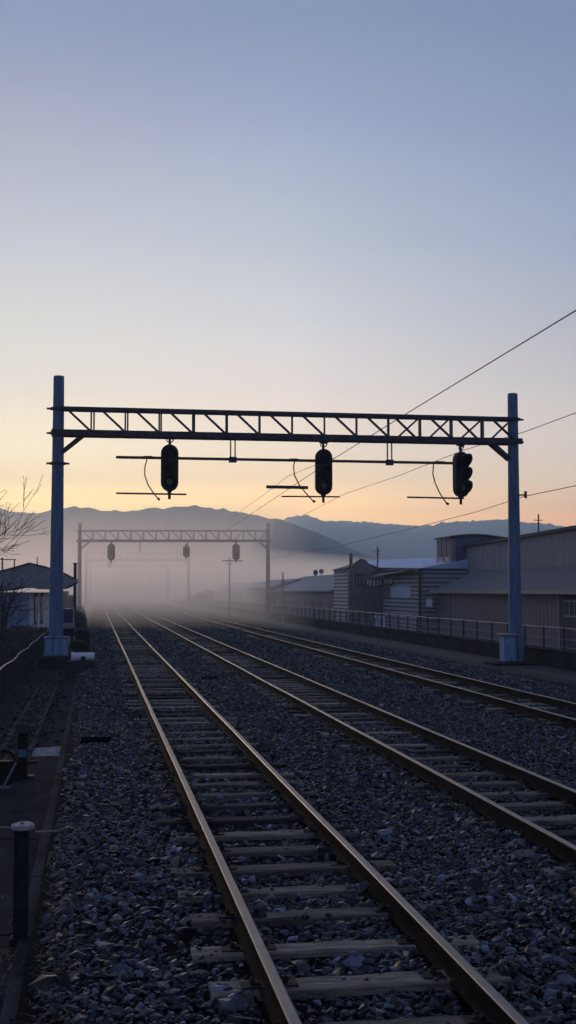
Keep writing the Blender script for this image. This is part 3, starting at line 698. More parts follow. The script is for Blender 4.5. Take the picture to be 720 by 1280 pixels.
for A, B in ((p0, p1), (p1, p2), (p2, p3), (p3, p0)):
    for i in range(7): q = A.lerp(B, i / 7); ring.append((q.x + r.uniform(-.015, .015), q.y + r.uniform(-.05, .05), -.2965))
mb.add(ring, [tuple(range(len(ring)))])
tag(mb.build('painted_patch', mat('worn_white_paint', (.09, .095, .11), .9, 0, .5, 6, .3, col2=(.42, .44, .48))), kind='structure')
# lever frame by the left edge
b = at_z(12, 985, -.3); t = empty('point_lever', b, 'dark curved point lever stand at the left edge of the walkway', 'lever'); off = local(t)
mb = MB(); P = [at_y(x, y, b.y) for x, y in ((-8, 945), (4, 938), (14, 941), (20, 952), (20, 966), (14, 976), (6, 984))]; mb.tube(P, .022, 8); mb.build('hoop', 'black', t, off=off, smooth=True)
mb = MB(); mb.bar(at_y(20, 953, b.y - .05), at_y(4, 984, b.y - .05), .03); mb.bar(at_y(-12, 984, b.y - .05), at_y(14, 984, b.y - .05), .035); mb.build('arm', 'galv', t, off=off)
mb = MB(); mb.box(b.x - .5, b.x - .02, b.y + .1, b.y + .22, -.3, .02); mb.build('bed_frame', 'black', t, off=off, bevel=.01)
mb = MB(); mb.box(b.x - .5, b.x + .1, b.y + .9, b.y + 1.0, -.3, -.08); mb.build('cross_beam', 'black', t, off=off, bevel=.01)
def litter():
    r = random.Random(31); mb = MB()
    for _ in range(1000):
        y = 5.5 + 32 * r.random() ** 1.4; x = r.choice([r.gauss(-.42, .05), r.gauss(-1.2, .3), r.uniform(-2.0, -.4), r.gauss(-.5, .12)])
        if x > -.36: x = -.4
        p = Vector((x, y, -.295 + r.uniform(0, .012) + (.055 if x > -.515 else 0))); a = r.uniform(0, 6.28); q = r.uniform(.006, .02); d = Vector((math.cos(a), math.sin(a), r.uniform(-.3, .3))) * q; e = Vector((-math.sin(a), math.cos(a), r.uniform(-.3, .5))) * q * .6
        mb.add([p - d, p + e, p + d, p - e], [(0, 1, 2, 3)])
    tag(mb.build('leaf_litter', mat('dead_leaf', (.06, .045, .032), .9, 0, .5, 40, 0, island=.7, spec=.1)), 'dead leaves and grit strewn over the walkway', 'leaf litter', kind='stuff')
litter()
mb = MB(); r = random.Random(77)
for y in (7.3, 9.4, 12.9, 16.2, 20.5, 25, 30):
    P = [Vector((-3.0 + 2.46 * i / 14, y + r.gauss(0, .012) + .04 * math.sin(i * .7 + y), -.2985)) for i in range(15)]
    for i in range(14): a, b2 = P[i], P[i + 1]; w = .010 + .006 * r.random(); mb.add([a - Vector((0, w, 0)), b2 - Vector((0, w, 0)), b2 + Vector((0, w, 0)), a + Vector((0, w, 0))], [(0, 1, 2, 3)])
tag(mb.build('walkway_joints', 'matteblack'), kind='structure')
# cable trough with two thin concrete lips
t = empty('cable_trough', (-1.2, 27, -.3), 'open rubble filled cable trough running along the walkway', 'cable trough'); off = local(t)
for x in (-1.42, -.98):
    mb = MB(); y = 17.5
    while y < 37: mb.box(x - .035 + random.uniform(-.008, .008), x + .035, y, y + .97, -.34, -.24 + random.uniform(-.012, .01)); y += 1
    mb.build('side_lip', 'strip', t, off=off, bevel=.006)
def rubble():
    r = random.Random(12); mb = MB(); HS = [hull(9, 50 + i) for i in range(6)]
    for _ in range(1500):
        V, T = r.choice(HS); s = r.uniform(.04, .15); x = -1.2 + r.gauss(0, .2); y = r.uniform(20.5, 38); A = r.uniform(0, 6.28); z = -.29 + r.uniform(0, .04)
        if y > 33: x = -1.2 + r.gauss(0, .35); z += .05
        c, q = math.cos(A), math.sin(A); mb.add([(x + (v[0] * c - v[1] * q) * s, y + (v[0] * q + v[1] * c) * s, z + v[2] * s) for v in V.tolist()], T.tolist())
    tag(mb.build('rubble', mat('dark_rubble', (.035, .03, .03), .95, 0, .4, 8, .2, island=.6)), 'dark rubble and dead leaves lying in the cable trough', 'rubble', kind='stuff')
rubble()

# ---------------------------------------------------------------- left fence, hedge, hut
t = empty('low_fence', (-2.1, 35, -.34), 'low dark paling fence with a pale top rail below the hedge', 'fence'); off = local(t)
mb = MB(); mb.tube([(-2.1 + .02 * math.sin(y), y, .42 + .015 * math.sin(y * .9)) for y in range(20, 58)], .02, 6); mb.build('top_rail', 'galv', t, off=off)
y = 20.5; r = random.Random(4)
while y < 57: mb = MB(); mb.bar((-2.1, y, -.36), (-2.1, y, .44), .07); mb.build('post', 'trim', t, off=off); y += 2
mb = MB(); y = 20.0
while y < 57.5: mb.bar((-2.14, y, -.36), (-2.12 + r.uniform(-.02, .02), y + r.uniform(-.03, .05), .36 + r.uniform(-.08, .03)), .02, .11, up=(1, 0, 0)); y += .19
mb.build('palings', 'trim', t, off=off)
def leaves(mb, c, rad, n, size, r, flat=1):
    for _ in range(n):
        while True:
            q = Vector((r.uniform(-1, 1), r.uniform(-1, 1), r.uniform(-1, 1)))
            if .25 < q.length < 1: break
        p = Vector(c) + Vector((q.x * rad[0], q.y * rad[1], q.z * rad[2]))
        d = Vector((r.gauss(0, 1), r.gauss(0, 1), r.gauss(0, 1))).normalized(); e = d.orthogonal().normalized(); s = size * r.uniform(.6, 1.4)
        mb.add([p - d * s, p + e * s * .45, p + d * s, p - e * s * .45], [(0, 1, 2, 3)])
def bush(name, blobs, n, size, label, cat, seed, m='hedge', twigs=0, kind=None):
    r = random.Random(seed); c0 = blobs[0][0]
    t = empty(name, (c0[0], c0[1], -.3), label, cat); off = local(t)
    mb = MB(); tot = sum(b[1][0] * b[1][1] * b[1][2] for b in blobs)
    for c, rad in blobs: leaves(mb, c, rad, int(n * rad[0] * rad[1] * rad[2] / tot), size, r)
    mb.build('foliage', m, t, off=off)
    mb = MB()
    for c, rad in blobs:
        for _ in range(3 + twigs):
            e = Vector(c) + Vector((r.uniform(-.9, .9) * rad[0], r.uniform(-.9, .9) * rad[1], r.uniform(.3, 1.1) * rad[2])); s = Vector((c[0], c[1], -.5)); mb.tube([s, s.lerp(e, .5) + Vector((r.uniform(-.1, .1), 0, 0)), e], [.03, .018, .006], 4)
    mb.build('stems', 'bark', t, off=off); return t
r = random.Random(8); blobs = []
for k in range(60):
    y = 24 + k * .62; blobs.append(((-3.6 + r.uniform(-.6, .5), y, .05 + r.uniform(-.1, .12)), (r.uniform(1.0, 1.35), .8, r.uniform(.38, .55))))
bush('hedge', blobs, 26000, .055, 'long low brown and green hedge behind the paling fence', 'hedge', 2, twigs=6)
bl = []
for k in range(8): bl.append(((at_y(103, 760, 72 + k * 5).x - .3, 72 + k * 5, .1), (.6, 2.6, .7 + .2 * math.sin(k * 2))))
bush('shrub_row', bl, 6000, .09, 'dim row of shrubs beside the second gantry left post', 'shrubs', 6)
bush('shrub', [((-2.35, 58.5, .0), (.45, .6, .55))], 800, .06, 'ragged shrub against the white hut wall', 'shrub', 15, twigs=5)

# hut
HX, HY = at_y(36, 790, 60).x, 60.0
t = empty('trackside_hut', (HX, HY, -.4), 'pale trackside hut with a wide curved canopy roof', 'hut', rz=math.radians(-6.5)); off = Vector((0, 0, 0))
mb = MB(); mb.box(-5, 0, 0, 7.5, -.3, 2.5); hw = mb.build('side_wall', 'hutwall', t)
mb = MB(); mb.box(.004, .06, .04, 7.5, -.3, 2.5); mb.build('white_wall', 'white', t)
for y0 in (1.1, 3.0):
    mb = MB(); mb.box(.062, .09, y0, y0 + .75, .95, 2.5 - .02); w = mb.build('window', 'trim', t); mb = MB(); mb.box(.092, .1, y0 + .12, y0 + .6, 1.05, 2.3); mb.build('pane', 'glass', w)
# roof: gable front silhouette
def PZ(px, py): q = at_y(px, py, HY - .7); return (q.x - HX, q.z + .4)
top = [(-45, 722), (0, 715), (20, 710), (39, 704.5), (60, 709.5), (82, 717), (97, 724.5)]; bot = [(97, 727.5), (90, 732), (82, 735.5), (72, 737), (50, 736.5), (36, 733.5), (20, 735), (0, 738), (-45, 742)]
mb = MB(); mb.prism([PZ(*p) for p in top + bot], -.7, 8.2); mb.v = [(a - (b + .7) * .114, b, c) for a, b, c in mb.v]; mb.build('canopy_roof', 'hutroof', t, off=None)
mb = MB(); P = [PZ(*p) for p in top]; mb.prism([(a, b + .055) for a, b in P] + [(a, b + .003) for a, b in P[::-1]], -.78, 8.25); mb.v = [(a - (b + .7) * .114, b, c) for a, b, c in mb.v]; mb.build('roof_edge', 'trim', t)
mb = MB(); q = PZ(43.5, 695); mb.tube([(q[0], .5, 3.6), (q[0], .5, q[1] + .0)], .025, 6); mb.build('vent_pipe', 'trim', t)
# small antenna frame behind
q = at_y(2, 715, 62); t = empty('roof_antenna', (q.x, 62, -.4), 'thin antenna frame above the hut at the left edge', 'antenna'); mb = MB()
a = at_y(3, 790, 62); mb.tube([(a.x, 62, -.4), at_y(3, 697, 62)], .04, 6); mb.tube([at_y(18, 790, 62), at_y(18, 700, 62)], .03, 6); mb.tube([at_y(-5, 699, 62), at_y(20, 699.5, 62)], .025, 6); mb.build('mast', 'bark', t, off=local(t))
# block behind hut
mb = MB(); a = pbox(74, 739, 84, 766, 80, 4); mb.box(a[0], a[1], a[2], a[3], -.5, a[5]); a = pbox(84, 744, 92, 766, 84, 4); mb.box(a[0], a[1], a[2], a[3], -.5, a[5])
t = tag(mb.build('storage_shed', 'brown2'), 'small grey shed behind the left post and canopy', 'shed')
p = at_y(94, 704, 75); mb = MB(); mb.tube([(p.x, 75, -.4), p], [.11, .09], 8); mb.tube([p - Vector((.12, 0, .02)), p + Vector((.12, 0, -.02))], .05, 6); tag(mb.build('utility_pole', 'darksteel'), 'thin grey pole just left of the second gantry', 'pole')

# bare trees
def bare_tree(name, base, h, seed, label, r0=.12, spread=.5, lean=(0, 0), depth=6, first=.35):
    r = random.Random(seed); t = empty(name, base, label, 'tree'); tr = MB(); tw = MB(); off = local(t)
    def grow(p, d, L, rad, lv):
        n = 4; pts = [p]; 
        for i in range(n):
            d = (d + Vector((r.gauss(0, .11), r.gauss(0, .11), r.gauss(.02, .07)))).normalized(); p = p + d * L / n; pts.append(p)
        (tr if lv == 0 else tw).tube(pts, [max(.009, rad * (1 - .45 * i / n)) for i in range(n + 1)], 6 if lv < 2 else 3)
        if lv >= depth: return
        for k in range(r.choice((2, 3, 3)) + (3 if lv == 0 else 0)):
            f = 1 if k == 0 else r.uniform(first, .95); q = pts[min(n, int(f * n))]
            a = r.uniform(0, 6.28); s = r.uniform(spread * .6, spread * 1.3) if k else .15
            o = d.orthogonal(); o.rotate(Matrix.Rotation(a, 3, d)); dd = (d * math.cos(s) + o.normalized() * math.sin(s) + Vector((0, 0, .06))).normalized()
            grow(q, dd, L * r.uniform(.62, .82), rad * .55, lv + 1)
    grow(Vector(base), Vector((lean[0], lean[1], 1)).normalized(), h * .36, r0, 0)
    tr.build('trunk', 'bark', t, off=off); tw.build('branches', 'bark', t, off=off); return t
b = at_y(-116, 800, 50); bare_tree('bare_tree', (b.x, 50, -.4), 9.0, 14, 'bare leafless tree reaching in from the left edge above the hut', .13, .62, first=.5, depth=6)
b = at_y(10.5, 795, 46); bare_tree('sapling', (b.x, 46, -.4), 3.6, 5, 'thin bare sapling standing in front of the hut wall', .05, .45, depth=4)
b = at_y(1, 795, 47); bare_tree('sapling', (b.x, 47, -.4), 3.0, 9, 'smaller bare sapling at the left edge before the hut', .04, .45, depth=4)

# ---------------------------------------------------------------- right wall and fence
WX = 15.0
t = empty('retaining_wall', (WX, 30, -.6), 'low stained concrete wall under the right hand railing', 'wall'); off = local(t)
mb = MB(); y = 14
while y < 250: mb.box(WX, WX + .3, y, y + 3.985, -.7, .17 + random.uniform(-.006, .006)); y += 4
mb.build('wall_run', 'wallconc', t, off=off, bevel=.012)
mb = MB(); y = 14
while y < 250: mb.box(WX - .035, WX + .34, y, y + 3.985, .178, .245); y += 4
mb.build('coping', 'strip', t, off=off, bevel=.012)
t = empty('track_fence', (WX + .15, 30, .245), 'long grey metal railing with mesh on top of the concrete wall', 'fence'); off = local(t)
mb = MB(); mb.tube([(WX + .15, y, .955 + .01 * math.sin(y)) for y in range(18, 245, 3)], .028, 6); mb.build('top_rail', 'galv', t, off=off)
mb = MB(); mb.tube([(WX + .15, y, .60) for y in range(18, 245, 3)], .014, 5); mb.tube([(WX + .15, y, .33) for y in range(18, 245, 3)], .014, 5); mb.build('mid_rail', 'galv', t, off=off)
y = 18.2; k = 0
pm = None
while y < 200 and k < 98:
    if pm is None:
        mb = MB(); mb.box(-.035, .035, -.03, .03, 0, .74); mb.box(-.07, .07, -.07, .07, 0, .02); pm = mb.build('post', 'darksteel', t); pm.location = (0, y - 30, 0)
    else:
        q = pm.copy(); C.objects.link(q); q.location = (0, y - 30, 0); q.rotation_euler = (0, random.uniform(-.02, .02), 0)
    y += 1.88; k += 1
mb = MB()
for i in range(1050):
    y = 18.2 + i * .17; mb.bar((WX + .15, y, .30), (WX + .15, y, .94), .007)
mb.build('mesh_wires', 'galv', t, off=off)
# painted panel behind the fence
a = at_x(466, 769, 16.2); b = at_x(480, 788, 16.2)
t = empty('painted_panel', (16.2, b.y, -1.6), 'pale panel with blue brush marks behind the railing', 'panel'); off = local(t)
mb = MB(); mb.box(16.2, 16.26, b.y, a.y, .05, a.z); mb.box(16.2, 16.26, b.y, b.y + .1, -1.65, .05); mb.box(16.2, 16.26, a.y - .1, a.y, -1.65, .05); mb.build('board', 'panelpale', t, off=off)
mb = MB(); r = random.Random(2); yy = b.y + .2
while yy < a.y - .6:
    c = .5 + .2 * r.random()
    mb.tube([(16.19, yy, .2), (16.19, yy + .05, a.z - .12)], .05, 5); mb.tube([(16.19, yy + .1, c), (16.19, yy + .5, c + .1), (16.19, yy + .55, .3)], .045, 5); yy += .95
mb.build('strokes', 'graffblue', t, off=off)

# ---------------------------------------------------------------- buildings on the right
GB = -1.7
def windowp(parent, off, x, y0, y1, z0, z1, bars=1, glass='glass', d=.05):
    mb = MB(); f = .07
    mb.box(x - d, x, y0, y1, z0, z0 + f); mb.box(x - d, x, y0, y1, z1 - f, z1); mb.box(x - d, x, y0, y0 + f, z0 + f, z1 - f); mb.box(x - d, x, y1 - f, y1, z0 + f, z1 - f)
    for k in range(bars): y = y0 + (y1 - y0) * (k + 1) / (bars + 1); mb.box(x - d, x, y - .035, y + .035, z0 + f, z1 - f)
    w = mb.build('window', 'lightgrey', parent, off=off); mb = MB(); mb.box(x - .02, x - .004, y0 + f, y1 - f, z0 + f, z1 - f); mb.build('pane', glass, w, off=off)
# B1 warehouse
X1 = 24.0; yF = at_x(547, 740, X1).y; yN = 40
t = empty('warehouse', (X1, 62, GB), 'long dark warehouse with tiled lean to roof and tall grey upper wall', 'warehouse'); off = local(t)
ze = at_x(547, 739, X1).z + .05
mb = MB(); mb.box(X1, X1 + 3, yN, yF, GB, ze); mb.build('lower_wall', 'ribbed', t, off=off)
for px in (563, 700): 
    y = at_x(px, 750, X1).y; mb = MB(); mb.box(X1 - .08, X1 - .003, y - .07, y + .07, GB, ze - .1); mb.build('downpipe', 'gutter', t, off=off)
y = at_x(547, 750, X1).y; mb = MB(); mb.box(X1 - .05, X1 - .003, yF - .25, yF - .02, GB, ze - .1); mb.build('corner_trim', 'gutter', t, off=off)
windowp(t, off, X1, 58.6, at_x(706, 760, X1).y, at_x(710, 771, X1).z, at_x(710, 750.5, X1).z, 3)
windowp(t, off, X1, 52, 55, at_x(710, 771, X1).z, at_x(710, 750.5, X1).z, 3)
mb = MB(); mb.box(X1 - .03, X1 - .004, 48, at_x(703, 760, X1).y, GB, ze - .12); mb.build('dark_panel', 'trim', t, off=off)
zr = at_x(556, 715.5, 26.3).z
mb = MB(); e = X1 - .45
mb.add([(e, yN, ze), (e, yF + .4, ze), (26.3, yF - 2.5, zr), (26.3, yN, zr), (e, yN, ze - .1), (e, yF + .4, ze - .1), (26.3, yF - 2.5, zr - .3), (26.3, yN, zr - .3), (26.3, yF + .4, ze), (26.3, yF + .4, ze - .1)],
       [(0, 1, 2, 3), (4, 7, 6, 5), (0, 4, 5, 1), (0, 3, 7, 4), (1, 8, 2), (5, 9, 8, 1), (2, 8, 9, 6), (2, 6, 7, 3), (5, 6, 9)]); mb.build('tiled_roof', 'tiles', t, off=off)
mb = MB(); mb.box(e - .09, e - .004, yN, yF + .4, ze - .19, ze - .0); mb.build('gutter', 'gutter', t, off=off)
zu = at_x(584, 684, 26.4).z; yU = at_x(583, 700, 26.4).y
zuN = at_x(720, 661.5, 26.4).z; yP = at_x(720, 661.5, 26.4).y; zn = zu + (zuN - zu) * (yU - yN) / (yU - yP)
mb = MB(); mb.prism([(yN, GB), (yU, GB), (yU, zu), (yN, zn)], 26.42, 42, 'x'); mb.build('upper_wall', 'upper', t, off=off)
mb = MB(); mb.prism([(yN - .3, zn + .004), (yU + .2, zu + .004), (yU + .2, zu + .18), (yN - .3, zn + .18)], 26.15, 42.4, 'x'); mb.build('flat_roof', 'trim', t, off=off)
# tower
XT = 25.3; ya = at_x(546, 700, XT).y; yb = at_x(564.5, 700, XT).y; zt = at_x(564, 672, XT).z
t = empty('stair_tower', (XT, yb, GB), 'narrow dark tower block with curved roof and two pale windows beyond the tiled roof', 'tower'); off = local(t)
xr = at_y(632, 673, yb).x
mb = MB(); mb.box(XT, XT + .3, yb, ya, GB, zt - .004); mb.build('front_wall', 'brown', t, off=off)
n = 10; top = []
for k in range(n + 1):
    f = k / n; x = XT + (xr - XT) * f; top.append((x, zt + .2 * math.sin(math.pi * min(1, f * 1.0)) * (1 - .2 * f) - .1 * f))
mb = MB(); mb.prism([(XT + .31, GB), (xr, GB)] + top[::-1][:-1] + [(XT + .31, zt)], yb, ya); mb.build('side_wall', 'navy', t, off=off)
mb = MB(); mb.prism([(XT - .15, zt + .004), *[(x, z + .004) for x, z in top[1:]], *[(x, z + .14) for x, z in top[::-1][:-1]], (XT - .15, zt + .12)], yb - .15, ya + .15); mb.build('curved_roof', 'trim', t, off=off)
z0 = at_x(555, 706, XT).z; z1 = at_x(555, 696.5, XT).z; L = ya - yb
windowp(t, off, XT, yb + .15, yb + L * .47, z0, z1, 0); windowp(t, off, XT, yb + L * .53, ya - .1, z0, z1, 0)
for f in (.33, .66): 
    mb = MB(); y = yb + L * f; mb.box(XT - .03, XT - .003, y - .05, y + .05, z1 + .05, zt - .1); mb.build('batten', 'trim', t, off=off)
mb = MB(); mb.box(XT - .03, XT - .003, yb + .3, ya - .2, z0 - .9, z0 - .1); mb.build('pale_panel', 'gutter', t, off=off)
# pole behind B1
p = at_y(673, 643, 92); t = empty('utility_pole', (p.x, 92, GB), 'thin utility pole with crossarm rising behind the long warehouse roof', 'pole'); off = local(t)
mb = MB(); mb.tube([(p.x, 92, GB), p], .06, 6); mb.build('shaft', 'darksteel', t, off=off); mb = MB(); mb.bar(p + Vector((-.32, 0, -.45)), p + Vector((.32, 0, -.45)), .06); mb.bar(p + Vector((-.2, 0, -.7)), p + Vector((.25, 0, -.7)), .05); mb.build('crossarm', 'darksteel', t, off=off)

# B2b boarded workshop with pale blue roof
X2 = 23.2; y2f = at_x(479, 740, X2).y; y2n = yF + .8
t = empty('boarded_workshop', (X2, 95, GB), 'weathered board workshop with a pale blue sheet roof', 'workshop'); off = local(t)
zb = at_x(545, 709.5, X2).z
zf = at_x(479, 709.5, X2).z; mb = MB(); mb.prism([(y2n, GB), (y2f, GB), (y2f, zf), (y2n, zb)], X2, X2 + 8, 'x'); mb.build('board_wall', 'boards', t, off=off)
y = at_x(526, 740, X2).y; mb = MB(); mb.box(X2 - .12, X2 - .003, y - .25, y + .25, GB, zb); mb.build('dark_post', 'trim', t, off=off)
mb = MB(); mb.box(X2 - .05, X2 - .004, y2n + .05, y - .3, GB, zb - .3); mb.build('patched_siding', 'patched', t, off=off)
zr2 = at_x(560, 700, X2 + 4).z; zr3 = at_x(495, 701, X2 + 4).z
mb = MB(); yff = at_y(460, 705, y2f + 3).y
mb.add([(X2 - .4, y2n - .3, zb), (X2 - .4, y2f + .6, zf), (X2 + 4, y2f + .6, zr3), (X2 + 4, y2n - .3, zr2), (X2 + 8.3, y2n - .3, zb), (X2 + 8.3, y2f + .6, zf)], [(0, 1, 2, 3), (3, 2, 5, 4), (0, 3, 4), (1, 5, 2)])
mb.build('sheet_roof', 'bluesheet', t, off=off)
mb = MB(); yx = 123.5; y0 = y2f + .62; xe = 25.0; ze0 = at_y(483, 708.5, y0).z; zx0 = at_y(440, 708.5, yx).z; zxr = at_y(461, 701, yx).z
mb.add([(xe, y0, ze0), (xe, yx, zx0), (X2 + 4, yx, zxr), (X2 + 4, y0, zr3 - .01), (X2 + 8.3, y0, ze0), (X2 + 8.3, yx, zx0)], [(0, 1, 2, 3), (3, 2, 5, 4), (0, 3, 4), (1, 5, 2)]); mb.build('rear_roof', 'bluesheet', t, off=off)
mb = MB(); mb.box(xe + .1, X2 + 8, y0 + .1, yx - .1, GB, min(ze0, zx0) - .05); mb.build('rear_wall', 'brown', t, off=off)
mb = MB(); mb.prism([(y2n - .3, zb - .22), (y2f + .6, zf - .22), (y2f + .6, zf + .02), (y2n - .3, zb + .02)], X2 - .45, X2 - .404, 'x'); mb.build('fascia', 'trim', t, off=off)
ya0 = at_x(522, 714, X2).y; ya1 = y2f - .1
mb = MB(); za = at_x(500, 713, X2).z; mb.add([(X2, ya0, za + .12), (X2, ya1, za - .02), (X2 - 1.1, ya1, za - .45), (X2 - 1.1, ya0, za - .1), (X2, ya0, za + .05), (X2, ya1, za - .1), (X2 - 1.1, ya1, za - .52), (X2 - 1.1, ya0, za - .17)], [(0, 1, 2, 3), (7, 6, 5, 4), (0, 3, 7, 4), (1, 5, 6, 2), (2, 6, 7, 3), (0, 4, 5, 1)]); mb.build('awning', 'gutter', t, off=off)
z0 = at_x(500, 747.5, X2).z; z1 = at_x(500, 733, X2).z
mb = MB(); mb.box(X2 - .06, X2 - .003, at_x(514, 740, X2).y, at_x(489, 740, X2).y, z0, z1); mb.build('blue_panel', 'bluepanel', t, off=off, bevel=.02)
y = at_x(488, 740, X2).y; mb = MB(); k = 0
while y < y2f - .3: mb.box(X2 - .06, X2 - .003, y, y + .25, z0, z1); y += .55
mb.build('slats', 'galv', t, off=off)
z0 = at_x(485, 732, X2).z; z1 = at_x(485, 723, X2).z; ywn = at_x(491, 725, X2).y
mb = MB(); mb.box(X2 - .05, X2 - .003, ywn, y2f - .1, z0, z1); w = mb.build('window', 'trim', t, off=off); mb = MB(); r = random.Random(5); y = ywn + .1
while y < y2f - .5: 
    d = r.uniform(.2, .5); mb.box(X2 - .07, X2 - .052, y, y + d, z0 + r.uniform(.03, .2), z1 - .04); y += d + r.uniform(.12, .3)
mb.build('pane', 'panelpale', w, off=off)  # opaque pale panes, reflected sky put into their colour
windowp(t, off, X2, at_x(541, 750, X2).y, at_x(533, 750, X2).y, at_x(537, 759, X2).z, at_x(537, 748, X2).z, 1, 'bluepanel')
# B2a gable house
YG = y2f + 1.0; 
t = empty('gable_house', (at_y(450, 760, YG).x, YG, GB), 'brown gable ended house with a board side and tall chimney', 'house'); off = local(t)
G = [(436, 800), (436, 722), (438, 711), (441, 706), (447, 701), (452, 698), (457, 700), (463, 706), (468, 710), (481, 710), (481, 800)]
pts = [(at_y(px, py, YG).x, max(GB, at_y(px, py, YG).z)) for px, py in G]; pts = pts[1:-1]; pts = [(pts[0][0], GB)] + pts + [(pts[-1][0], GB)]
mb = MB(); mb.prism(pts, YG, YG + .4); mb.build('gable_wall', 'brown', t, off=off)
xg = pts[0][0]; yl = at_x(417, 740, xg).y; zw = at_x(430, 712, xg).z
mb = MB(); mb.box(xg + .01, pts[-1][0], YG + .41, yl, GB, zw); mb.build('board_side', 'boards2', t, off=off)
pk = max(pts, key=lambda p: p[1]); mb = MB()
mb.add([(xg - .25, YG + .42, zw + .01), (xg - .25, yl + .3, zw + .01), (pk[0], yl + .3, pk[1] - .5), (pk[0], YG + .42, pk[1] - .15), (pts[-1][0], YG + .42, zw), (pts[-1][0], yl + .3, zw)], [(0, 1, 2, 3), (3, 2, 5, 4), (0, 3, 4), (1, 5, 2)]); mb.build('roof', 'trim', t, off=off)
q = at_y(438.7, 691.5, YG + .7); mb = MB(); mb.box(q.x - .12, q.x + .12, YG + .6, YG + .85, 3.2, q.z); mb.build('chimney', 'brown', t, off=off)
w0 = at_y(444, 732, YG); w1 = at_y(455.5, 717.5, YG)
mb = MB(); mb.box(w0.x, w1.x, YG - .05, YG - .003, w0.z, w1.z); w = mb.build('window', 'trim', t, off=off); mb = MB()
for k in range(3): x = w0.x + (w1.x - w0.x) * (k * .33 + .08); mb.box(x, x + .16, YG - .08, YG - .052, w0.z + .05, w1.z - .12 + k * .04)
mb.build('shutter', 'galv', w, off=off)
w0 = at_y(458, 733, YG); w1 = at_y(480, 724, YG)
mb = MB(); mb.box(w0.x, w1.x, YG - .05, YG - .003, w0.z, w1.z); w = mb.build('window', 'trim', t, off=off); mb = MB(); r = random.Random(9); x = w0.x + .05
while x < w1.x - .2: d = r.uniform(.08, .2); mb.box(x, x + d, YG - .08, YG - .052, w0.z + r.uniform(.02, .25), w1.z - .05); x += d + r.uniform(.05, .16)
mb.build('pane', 'panelpale', w, off=off)  # panes coloured near white in place of a sky reflection
# antenna pole on B2
p = at_y(472, 684, 108); t = empty('antenna_pole', (p.x, 108, GB), 'cross shaped antenna pole rising behind the pale blue roof', 'antenna'); off = local(t)
mb = MB(); mb.tube([(p.x, 108, GB), p], .07, 6); mb.build('mast', 'darksteel', t, off=off); mb = MB(); mb.bar(p + Vector((-.3, 0, -.35)), p + Vector((.3, 0, -.35)), .05); mb.bar(p + Vector((-.16, 0, -.6)), p + Vector((.18, 0, -.6)), .05); mb.build('crossbar', 'darksteel', t, off=off)
# B3 low warehouse
X3 = 21.6
def shed(px0, px1, pye, pyr, x, w, wm, rm, name, lb, cat):
    y0 = at_x(px1, 740, x).y; y1 = at_x(px0, 740, x).y; ym = (y0 + y1) / 2; ze = at_x((px0 + px1) / 2, pye, x).z; zr = at_x((px0 + px1) / 2, pyr, x + w / 2).z
    t = empty(name, (x, ym, GB), lb, cat); off = local(t)
    mb = MB(); mb.prism([(x, GB), (x + w, GB), (x + w, ze), (x + w / 2, zr - .05), (x, ze)], y0, y1); mb.build('wall', wm, t, off=off)
    mb = MB(); mb.prism([(x - .3, ze - .05), (x + w / 2, zr), (x + w + .3, ze - .05), (x + w + .3, ze + .08), (x + w / 2, zr + .12), (x - .3, ze + .08)], y0 - .3, y1 + .3); mb.build('roof', rm, t, off=off)
    return t, off, y0, y1, ze
t, off, y0, y1, ze = shed(337, 416.5, 739, 722, X3, 9, 'brown2', 'hutroof', 'low_shed', 'long low brown shed with a pale grey roof left of the gable house', 'shed')
y = y0 + 1.5
while y < y1 - 3: mb = MB(); mb.box(X3 - .05, X3 - .003, y, y + 1.6, GB, ze - 1.0); mb.build('door', 'brown', t, off=off); y += 4.4
shed(309, 338, 735, 727, 21.0, 7, 'brown2', 'hutroof', 'low_shed', 'square shed fading into mist left of the long low shed', 'shed')
shed(262, 300, 741, 730, 21.0, 8, 'brown2', 'hutroof', 'low_shed', 'farthest misty shed beside the line of trees', 'shed')
q = at_y(303, 737, 175); mb = MB(); mb.box(q.x - .7, q.x + .6, 175, 178, q.z - .15, q.z + .2); mb.prism([(q.x - .7, q.z + .2), (q.x + .6, q.z + .2), (q.x + .5, q.z + .55), (q.x - .2, q.z + .45)], 175, 178)
for s in (-.5, .4): mb.box(q.x + s - .05, q.x + s + .05, 176, 176.1, GB, q.z - .15)
tag(mb.build('roof_tank', 'white', bevel=.02), 'small white tank on legs among the misty sheds', 'tank')
for (px, lb) in ((394.5, 'round dark roof tank on the long low shed, left of the dish'), (401.5, 'pale round dish on the long low shed')):
    q = at_x(px, 714, X3 + 4.5); zr_ = at_x((337 + 416.5) / 2, 722, X3 + 4.5).z + .1; mb = MB(); Y = q.y
    if px < 400: mb.tube([(q.x, Y, zr_ + .12), (q.x, Y, zr_ + .2), (q.x, Y, zr_ + .6), (q.x, Y, zr_ + .72)], [.12, .26, .26, .12], 12); mb.tube([(q.x, Y, zr_ - .1), (q.x, Y, zr_ + .14)], .1, 6)
    else: mb.tube([(q.x, Y - .12, zr_ + .48), (q.x, Y, zr_ + .45)], [.3, .14], 14); mb.tube([(q.x, Y + .03, zr_ - .1), (q.x, Y + .03, zr_ + .45)], .035, 6)
    tag(mb.build('roof_tank' if px < 400 else 'dish', 'darksteel' if px < 400 else 'galv'), lb, 'tank' if px < 400 else 'dish')
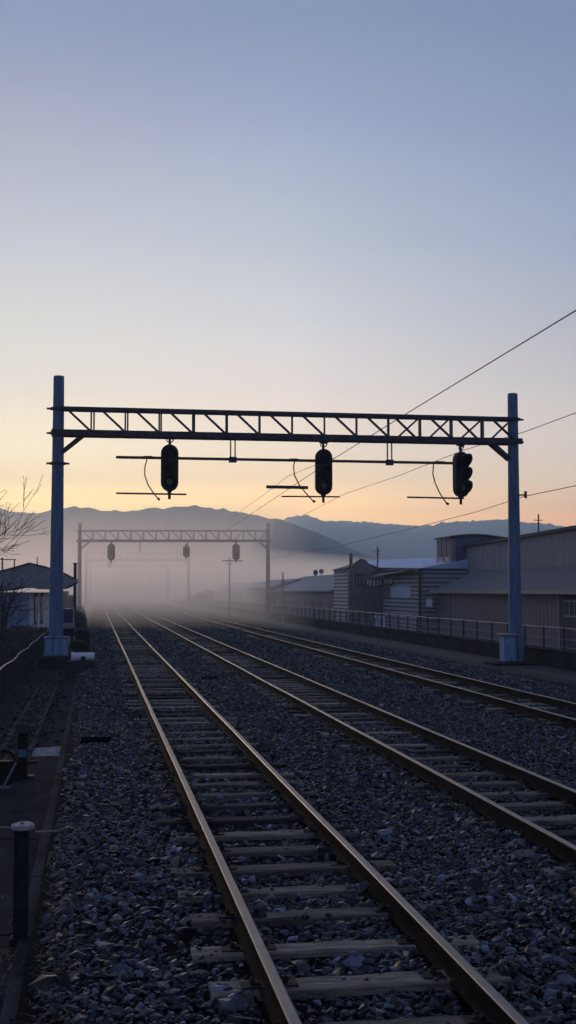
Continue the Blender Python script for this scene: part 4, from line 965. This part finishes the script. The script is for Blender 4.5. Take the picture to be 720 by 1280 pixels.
# poles on the right, in mist
for (px, pt, y, lb, r) in ((353.5, 715, 60, 'short slim lamp pole just right of the second gantry', .07), (287, 697, 118, 'thin pole with a short crossbar standing in mist left of the second gantry right post', .08), (188, 712, 300, 'faintest pole deep in the mist', .16)):
    p = at_y(px, pt, y) if px != 353.5 else at_y(px, pt, 92); y = p.y; z0 = GZ
    t = empty('utility_pole', (p.x, y, z0), lb, 'pole'); off = local(t)
    mb = MB(); mb.tube([(p.x, y, z0), p], [r, r * .8], 8); mb.build('shaft', 'galv', t, off=off)
    mb = MB(); mb.bar(p + Vector((-.4, 0, -.6)), p + Vector((.25, 0, -.6)), .08) if px == 287 else mb.box(p.x - .12, p.x + .18, y - .1, y + .1, p.z - 1.0, p.z - .6); mb.build('bracket', 'galv', t, off=off)
# misty trees at the far end on the right
for i, (px, pt, y, lb) in enumerate(((246, 741, 190, 'dim rounded tree at the left end of the misty sheds'), (256, 738, 180, 'taller dim tree touching the farthest shed'), (238, 744, 205, 'smallest dim tree nearest the vanishing rails'))):
    p = at_y(px, pt, y); t = empty('misty_tree', (p.x, y, -1.7), lb, 'tree', 'trees in the mist'); off = local(t); r = random.Random(i)
    mb = MB(); mb.tube([(p.x, y, -1.7), (p.x + .1, y, p.z - .5)], [.18, .06], 6); mb.build('trunk', 'bark', t, off=off)
    mb = MB(); 
    for k in range(6): leaves(mb, (p.x + r.uniform(-.8, .8), y + r.uniform(-.8, .8), p.z - 1.3 + r.uniform(-.7, .7)), (.9, .9, .8), 220, .14, r)
    mb.build('crown', 'hedge', t, off=off)

# ---------------------------------------------------------------- render settings
S.render.engine = 'CYCLES'; cy = S.cycles
cy.max_bounces = 6; cy.volume_bounces = 2; cy.diffuse_bounces = 3; cy.glossy_bounces = 3; cy.use_denoising = True
cy.use_adaptive_sampling = True; cy.adaptive_threshold = .015; cy.sample_clamp_indirect = 4
S.view_settings.view_transform = 'Standard'; S.view_settings.look = 'None'; S.view_settings.gamma = 1; S.view_settings.use_curve_mapping = False
S.view_settings.exposure = 0
